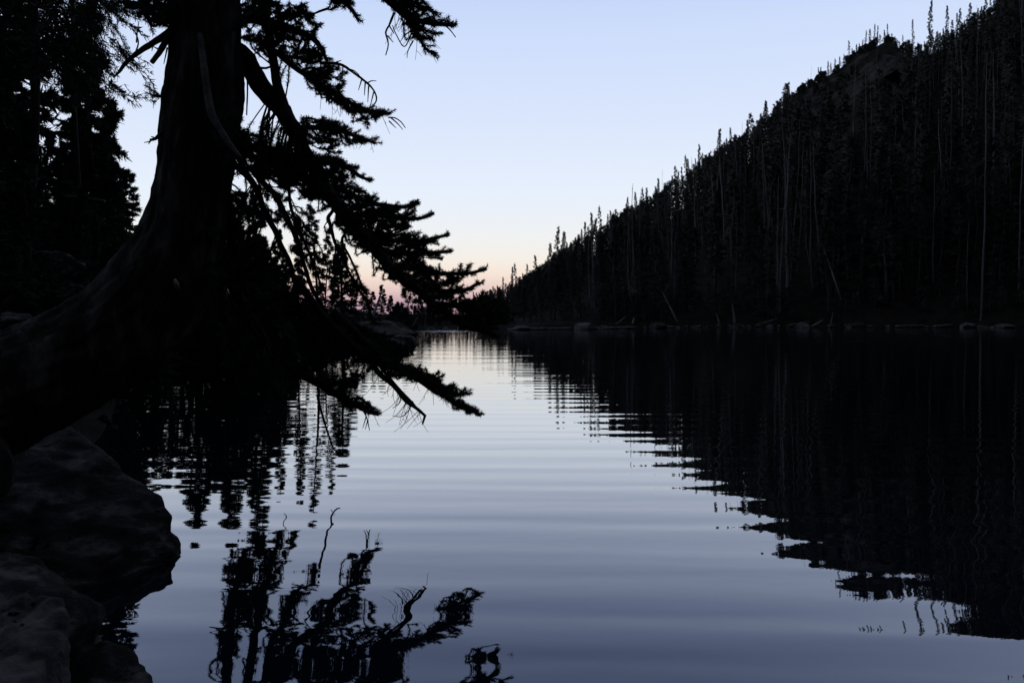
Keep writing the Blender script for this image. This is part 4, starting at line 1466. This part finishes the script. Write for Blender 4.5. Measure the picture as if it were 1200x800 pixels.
for (poly, n, (dx, dy), sprd, (s0, s1)), brs in zip(POLY, POLY_BR):
    xs = [p[0] for p in poly]; ys = [p[1] for p in poly]
    pts = []
    tries = 0
    while len(pts) < n and tries < 20000:
        tries += 1
        x, y = RNG.uniform(min(xs), max(xs)), RNG.uniform(min(ys), max(ys))
        if in_poly(poly, x, y) and all((x - a) ** 2 + (y - b) ** 2 > 5 for a, b in pts):
            pts.append((x, y))
    for x, y in pts:
        # nearest bough in the picture gives the depth to hang from
        best = None
        for bi in brs:
            c = curves[bi]
            P_ = np.array([pix(q) for q in c[::3, :3]])
            dd = np.hypot(P_[:, 0] - x, P_[:, 1] - y)
            j = int(np.argmin(dd))
            if best is None or dd[j] < best[0]:
                best = (dd[j], bi, j * 3)
        dist, bi, j = best
        c = curves[bi]
        depth = c[j, 1] + RNG.normal(0, 0.16) + 0.004 * dist * RNG.normal()
        a = RNG.normal(0, sprd)
        vx, vy = dx * math.cos(a) - dy * math.sin(a), dx * math.sin(a) + dy * math.cos(a)
        Lpx = RNG.uniform(s0, s1)
        base = W(x - vx * Lpx * 0.55, y - vy * Lpx * 0.55, depth)
        j0 = max(0, j - int(3 + dist * 0.15))
        st = c[j0, :3]
        mid = (st + base) / 2 + np.array([0, 0, 0.03])
        if np.linalg.norm(st - base) > 0.03:
            gapw = np.linalg.norm(st - base)
            mid = (st + base) / 2 + np.array([RNG.normal(0, 0.08), RNG.normal(0, 0.05), RNG.uniform(0.0, 0.12)]) * gapw
            m2 = mid * 0.4 + base * 0.6 + np.array([RNG.normal(0, 0.05), 0, RNG.normal(0, 0.05)]) * gapw
            q = spline(np.array([st, mid, m2, base]), 0.05)
            tube(wood[bi], q, np.linspace(min(0.006, c[j0, 3]), 0.0035, len(q)), seg=4, cap=False)
            needles(greens[bi], q[len(q) // 3:], 420 * gapw, NL * 0.9, NW_, ang=0.85)
        spray(bi, base, px_dir(vx, vy, RNG.normal(0, 0.35)), Lpx / F_PX * depth)


# the crown overhead, above the picture: it shades the trunk's foot and the rocks
for q in range(16):
    zb = 5.1 + q * 0.32
    tz = tpath[int(np.argmin(np.abs(tpath[:, 2] - zb))), :3]
    az = q * 2.4
    Lb = (2.9 - 0.11 * q) * RNG.uniform(0.85, 1.1)
    hd = np.array([math.cos(az), math.sin(az), 0])
    ss = np.linspace(0, 1, 6)[:, None]
    p_ = tz + hd * Lb * ss + np.array([0, 0, 1.0]) * Lb * (0.22 * ss - 0.30 * ss ** 2)
    c = spline(np.hstack([p_, np.linspace(0.05, 0.012, 6)[:, None]]), 0.08)
    curves.append(c)
    BR.append(dict(p=[], r=(6, 2)))
    wood.append(MB()); greens.append(MB())
    tube(wood[-1], c[:, :3], c[:, 3], seg=8, rough=0.12, rough_scale=12.0)
    bi = len(wood) - 1
    for k_ in range(26):
        f = 0.2 + 0.8 * (k_ + RNG.random()) / 26
        b0 = c[min(int(f * len(c)), len(c) - 1), :3]
        sd = np.array([-hd[1], hd[0], 0]) * (1 if k_ % 2 else -1)
        dv = hd * RNG.uniform(0.5, 1.0) + sd * RNG.uniform(0.4, 1.0) + np.array([0, 0, RNG.uniform(-0.2, 0.2)])
        spray(bi, b0, dv, RNG.uniform(0.3, 0.55) * (1.2 - 0.5 * f), 520)


# fine dead twigs hanging from the boughs
def hang(bi, n, t0, t1, l0, l1, r=0.0028, dirx=0.0):
    c = curves[bi]
    for _ in range(n):
        j = int(RNG.uniform(t0, t1) * (len(c) - 1))
        L = RNG.uniform(l0, l1)
        s = np.linspace(0, 1, 7)[:, None]
        side = np.array([RNG.normal(dirx, 0.35), RNG.normal(0, 0.3), 0])
        cur = np.array([RNG.normal(0, 0.5), RNG.normal(0, 0.3), 0])
        p = c[j, :3] + np.array([0, 0, -1.0]) * L * s + side * L * s + cur * L * s ** 2 * 0.6
        tube(wood[bi], p, np.linspace(r, r * 0.5, 7), seg=3, cap=False)
        if RNG.random() < 0.5:
            k_ = RNG.integers(2, 5)
            e = p[k_] + np.array([RNG.normal(0, 0.5), 0, -0.7]) * L * 0.35
            tube(wood[bi], np.array([p[k_], (p[k_] + e) / 2 + [0.005, 0, 0], e]), [r * 0.7, r * 0.6, r * 0.4], seg=3, cap=False)


hang(19, 22, 0.5, 0.98, 0.06, 0.2, 0.003, -0.3)
hang(20, 6, 0.2, 0.9, 0.06, 0.15, 0.003, -0.3)
hang(21, 10, 0.4, 0.8, 0.05, 0.16)
hang(18, 4, 0.8, 0.99, 0.08, 0.16, 0.003, 0.3)
hang(3, 12, 0.3, 1.0, 0.08, 0.2)
hang(4, 8, 0.5, 1.0, 0.06, 0.14)
hang(27, 8, 0.72, 0.85, 0.1, 0.25, 0.003, -0.2)
hang(29, 10, 0.0, 1.0, 0.08, 0.2)
hang(2, 5, 0.5, 1.0, 0.08, 0.2)
hang(0, 5, 0.25, 0.5, 0.08, 0.2, 0.002)
hang(13, 5, 0.3, 0.9, 0.1, 0.25, 0.002)
hang(16, 4, 0.3, 0.9, 0.08, 0.2)

for bi, (bdef, m_) in enumerate(zip(BR, wood)):
    bare = bdef.get('bare')
    o = child(m_, "dead_branch" if bare else "branch", M_TWIG, smooth=True)
    if greens[bi].n:
        child(greens[bi], "needles", M_NEEDLE, parent=o)


# dead bare pieces traced one by one
def dead(pts, d, r0, r1, twigs=(), mat=M_TWIG, label=None):
    m_ = MB()
    n = len(pts)
    dd = np.linspace(d[0], d[1], n) if isinstance(d, tuple) else np.full(n, d)
    q = spline(np.array([list(W(x, y, e)) + [r_ / F_PX * e] for (x, y), e, r_ in zip(pts, dd, np.linspace(r0, r1, n))]), 0.03)
    tube(m_, q[:, :3], q[:, 3], seg=8, rough=0.2, rough_scale=22)
    for tw_ in twigs:
        e = dd[n // 2]
        k = spline(np.array([W(x, y, e) for x, y in tw_]), 0.03)
        tube(m_, k, np.linspace(0.006, 0.0025, len(k)), seg=4)
    o = child(m_, "dead_branch", mat, smooth=True)
    if label:
        o["label"] = label


dead([(208, 32), (196, 40), (180, 50), (164, 60), (148, 73), (140, 84), (133, 91)], (5.15, 5.1), 5.2, 1.0,
     [[(158, 64), (162, 52), (161, 44), (155, 33), (149, 27)], [(149, 69), (143, 58), (136, 46)], [(136, 46), (131, 52)], [(160, 50), (161, 36), (163, 25)], [(162, 34), (166, 42)], [(180, 50), (178, 60)]],
     label="bare broken limb sticking out over the gap of sky")
dead([(204, 38), (196, 46), (188, 60), (178, 73)], (5.15, 5.0), 4.5, 2.8, [[(186, 58), (180, 55)], [(196, 56), (194, 66), (192, 75)]], label="short broken stump of a limb")
dead([(196, 152), (188, 157), (182, 163), (176, 164)], 5.1, 2.6, 1.6, [[(180, 163), (175, 166), (169, 167)], [(178, 163), (174, 169)], [(182, 162), (177, 160)]], label="small forked dead twig on the trunk's side")
dead([(376, 74), (390, 74), (402, 77), (414, 85), (426, 94), (434, 101), (440, 110), (441, 118), (436, 126)], (6.0, 6.2), 2.0, 0.7,
     [[(402, 77), (401, 86)], [(394, 73), (400, 71)], [(408, 81), (415, 83), (421, 88)], [(430, 98), (435, 95), (441, 95)], [(424, 93), (420, 106)], [(428, 97), (427, 112)], [(432, 101), (431, 120)], [(438, 108), (434, 124)]],
     label="bare arching twig drooping at its tip")
dead([(455, 138), (462, 138), (470, 143), (475, 150)], 6.3, 0.9, 0.5, [[(458, 138), (466, 145), (472, 152)], [(456, 142), (464, 150)]])
dead([(372, 462), (376, 480), (382, 500), (388, 518), (392, 527), (398, 527)], (7.3, 7.5), 1.6, 0.7, [[(387, 517), (392, 520)], [(390, 526), (387, 530)]], label="long bare twig hanging down in front of the water")
dead([(424, 477), (430, 490), (433, 504)], 7.45, 0.9, 0.5, [[(429, 488), (425, 502)], [(431, 492), (428, 503)]])
dead([(284, 68), (292, 73), (302, 79), (312, 80), (320, 77)], (5.4, 5.5), 2.0, 1.2, [[(292, 70), (300, 62), (307, 55)]])
dead([(484, 35), (474, 55), (464, 40), (460, 30)], 6.3, 0.8, 0.5)
dead([(288, 62), (290, 100), (289, 135)], 5.5, 1.2, 0.8)
dead([(462, 15), (456, 30), (452, 38), (455, 52), (452, 65)], 6.25, 1.4, 0.6, [[(456, 30), (462, 40)], [(454, 42), (461, 50)]])
dead([(474, 20), (482, 32), (488, 42)], 6.3, 1.5, 0.8, [[(484, 36), (476, 40), (469, 49)], [(484, 48), (478, 60), (477, 68)]])
dead([(522, 30), (528, 36), (534, 44)], 6.35, 0.9, 0.5)
dead([(498, 487), (496, 494), (495, 497)], 6.6, 1.6, 0.8, [[(490, 480), (500, 487)], [(484, 470), (478, 482), (470, 488), (460, 487)], [(470, 460), (468, 472), (460, 478)]])
dead([(327, 470), (334, 480), (331, 492)], 8.0, 1.0, 0.5)
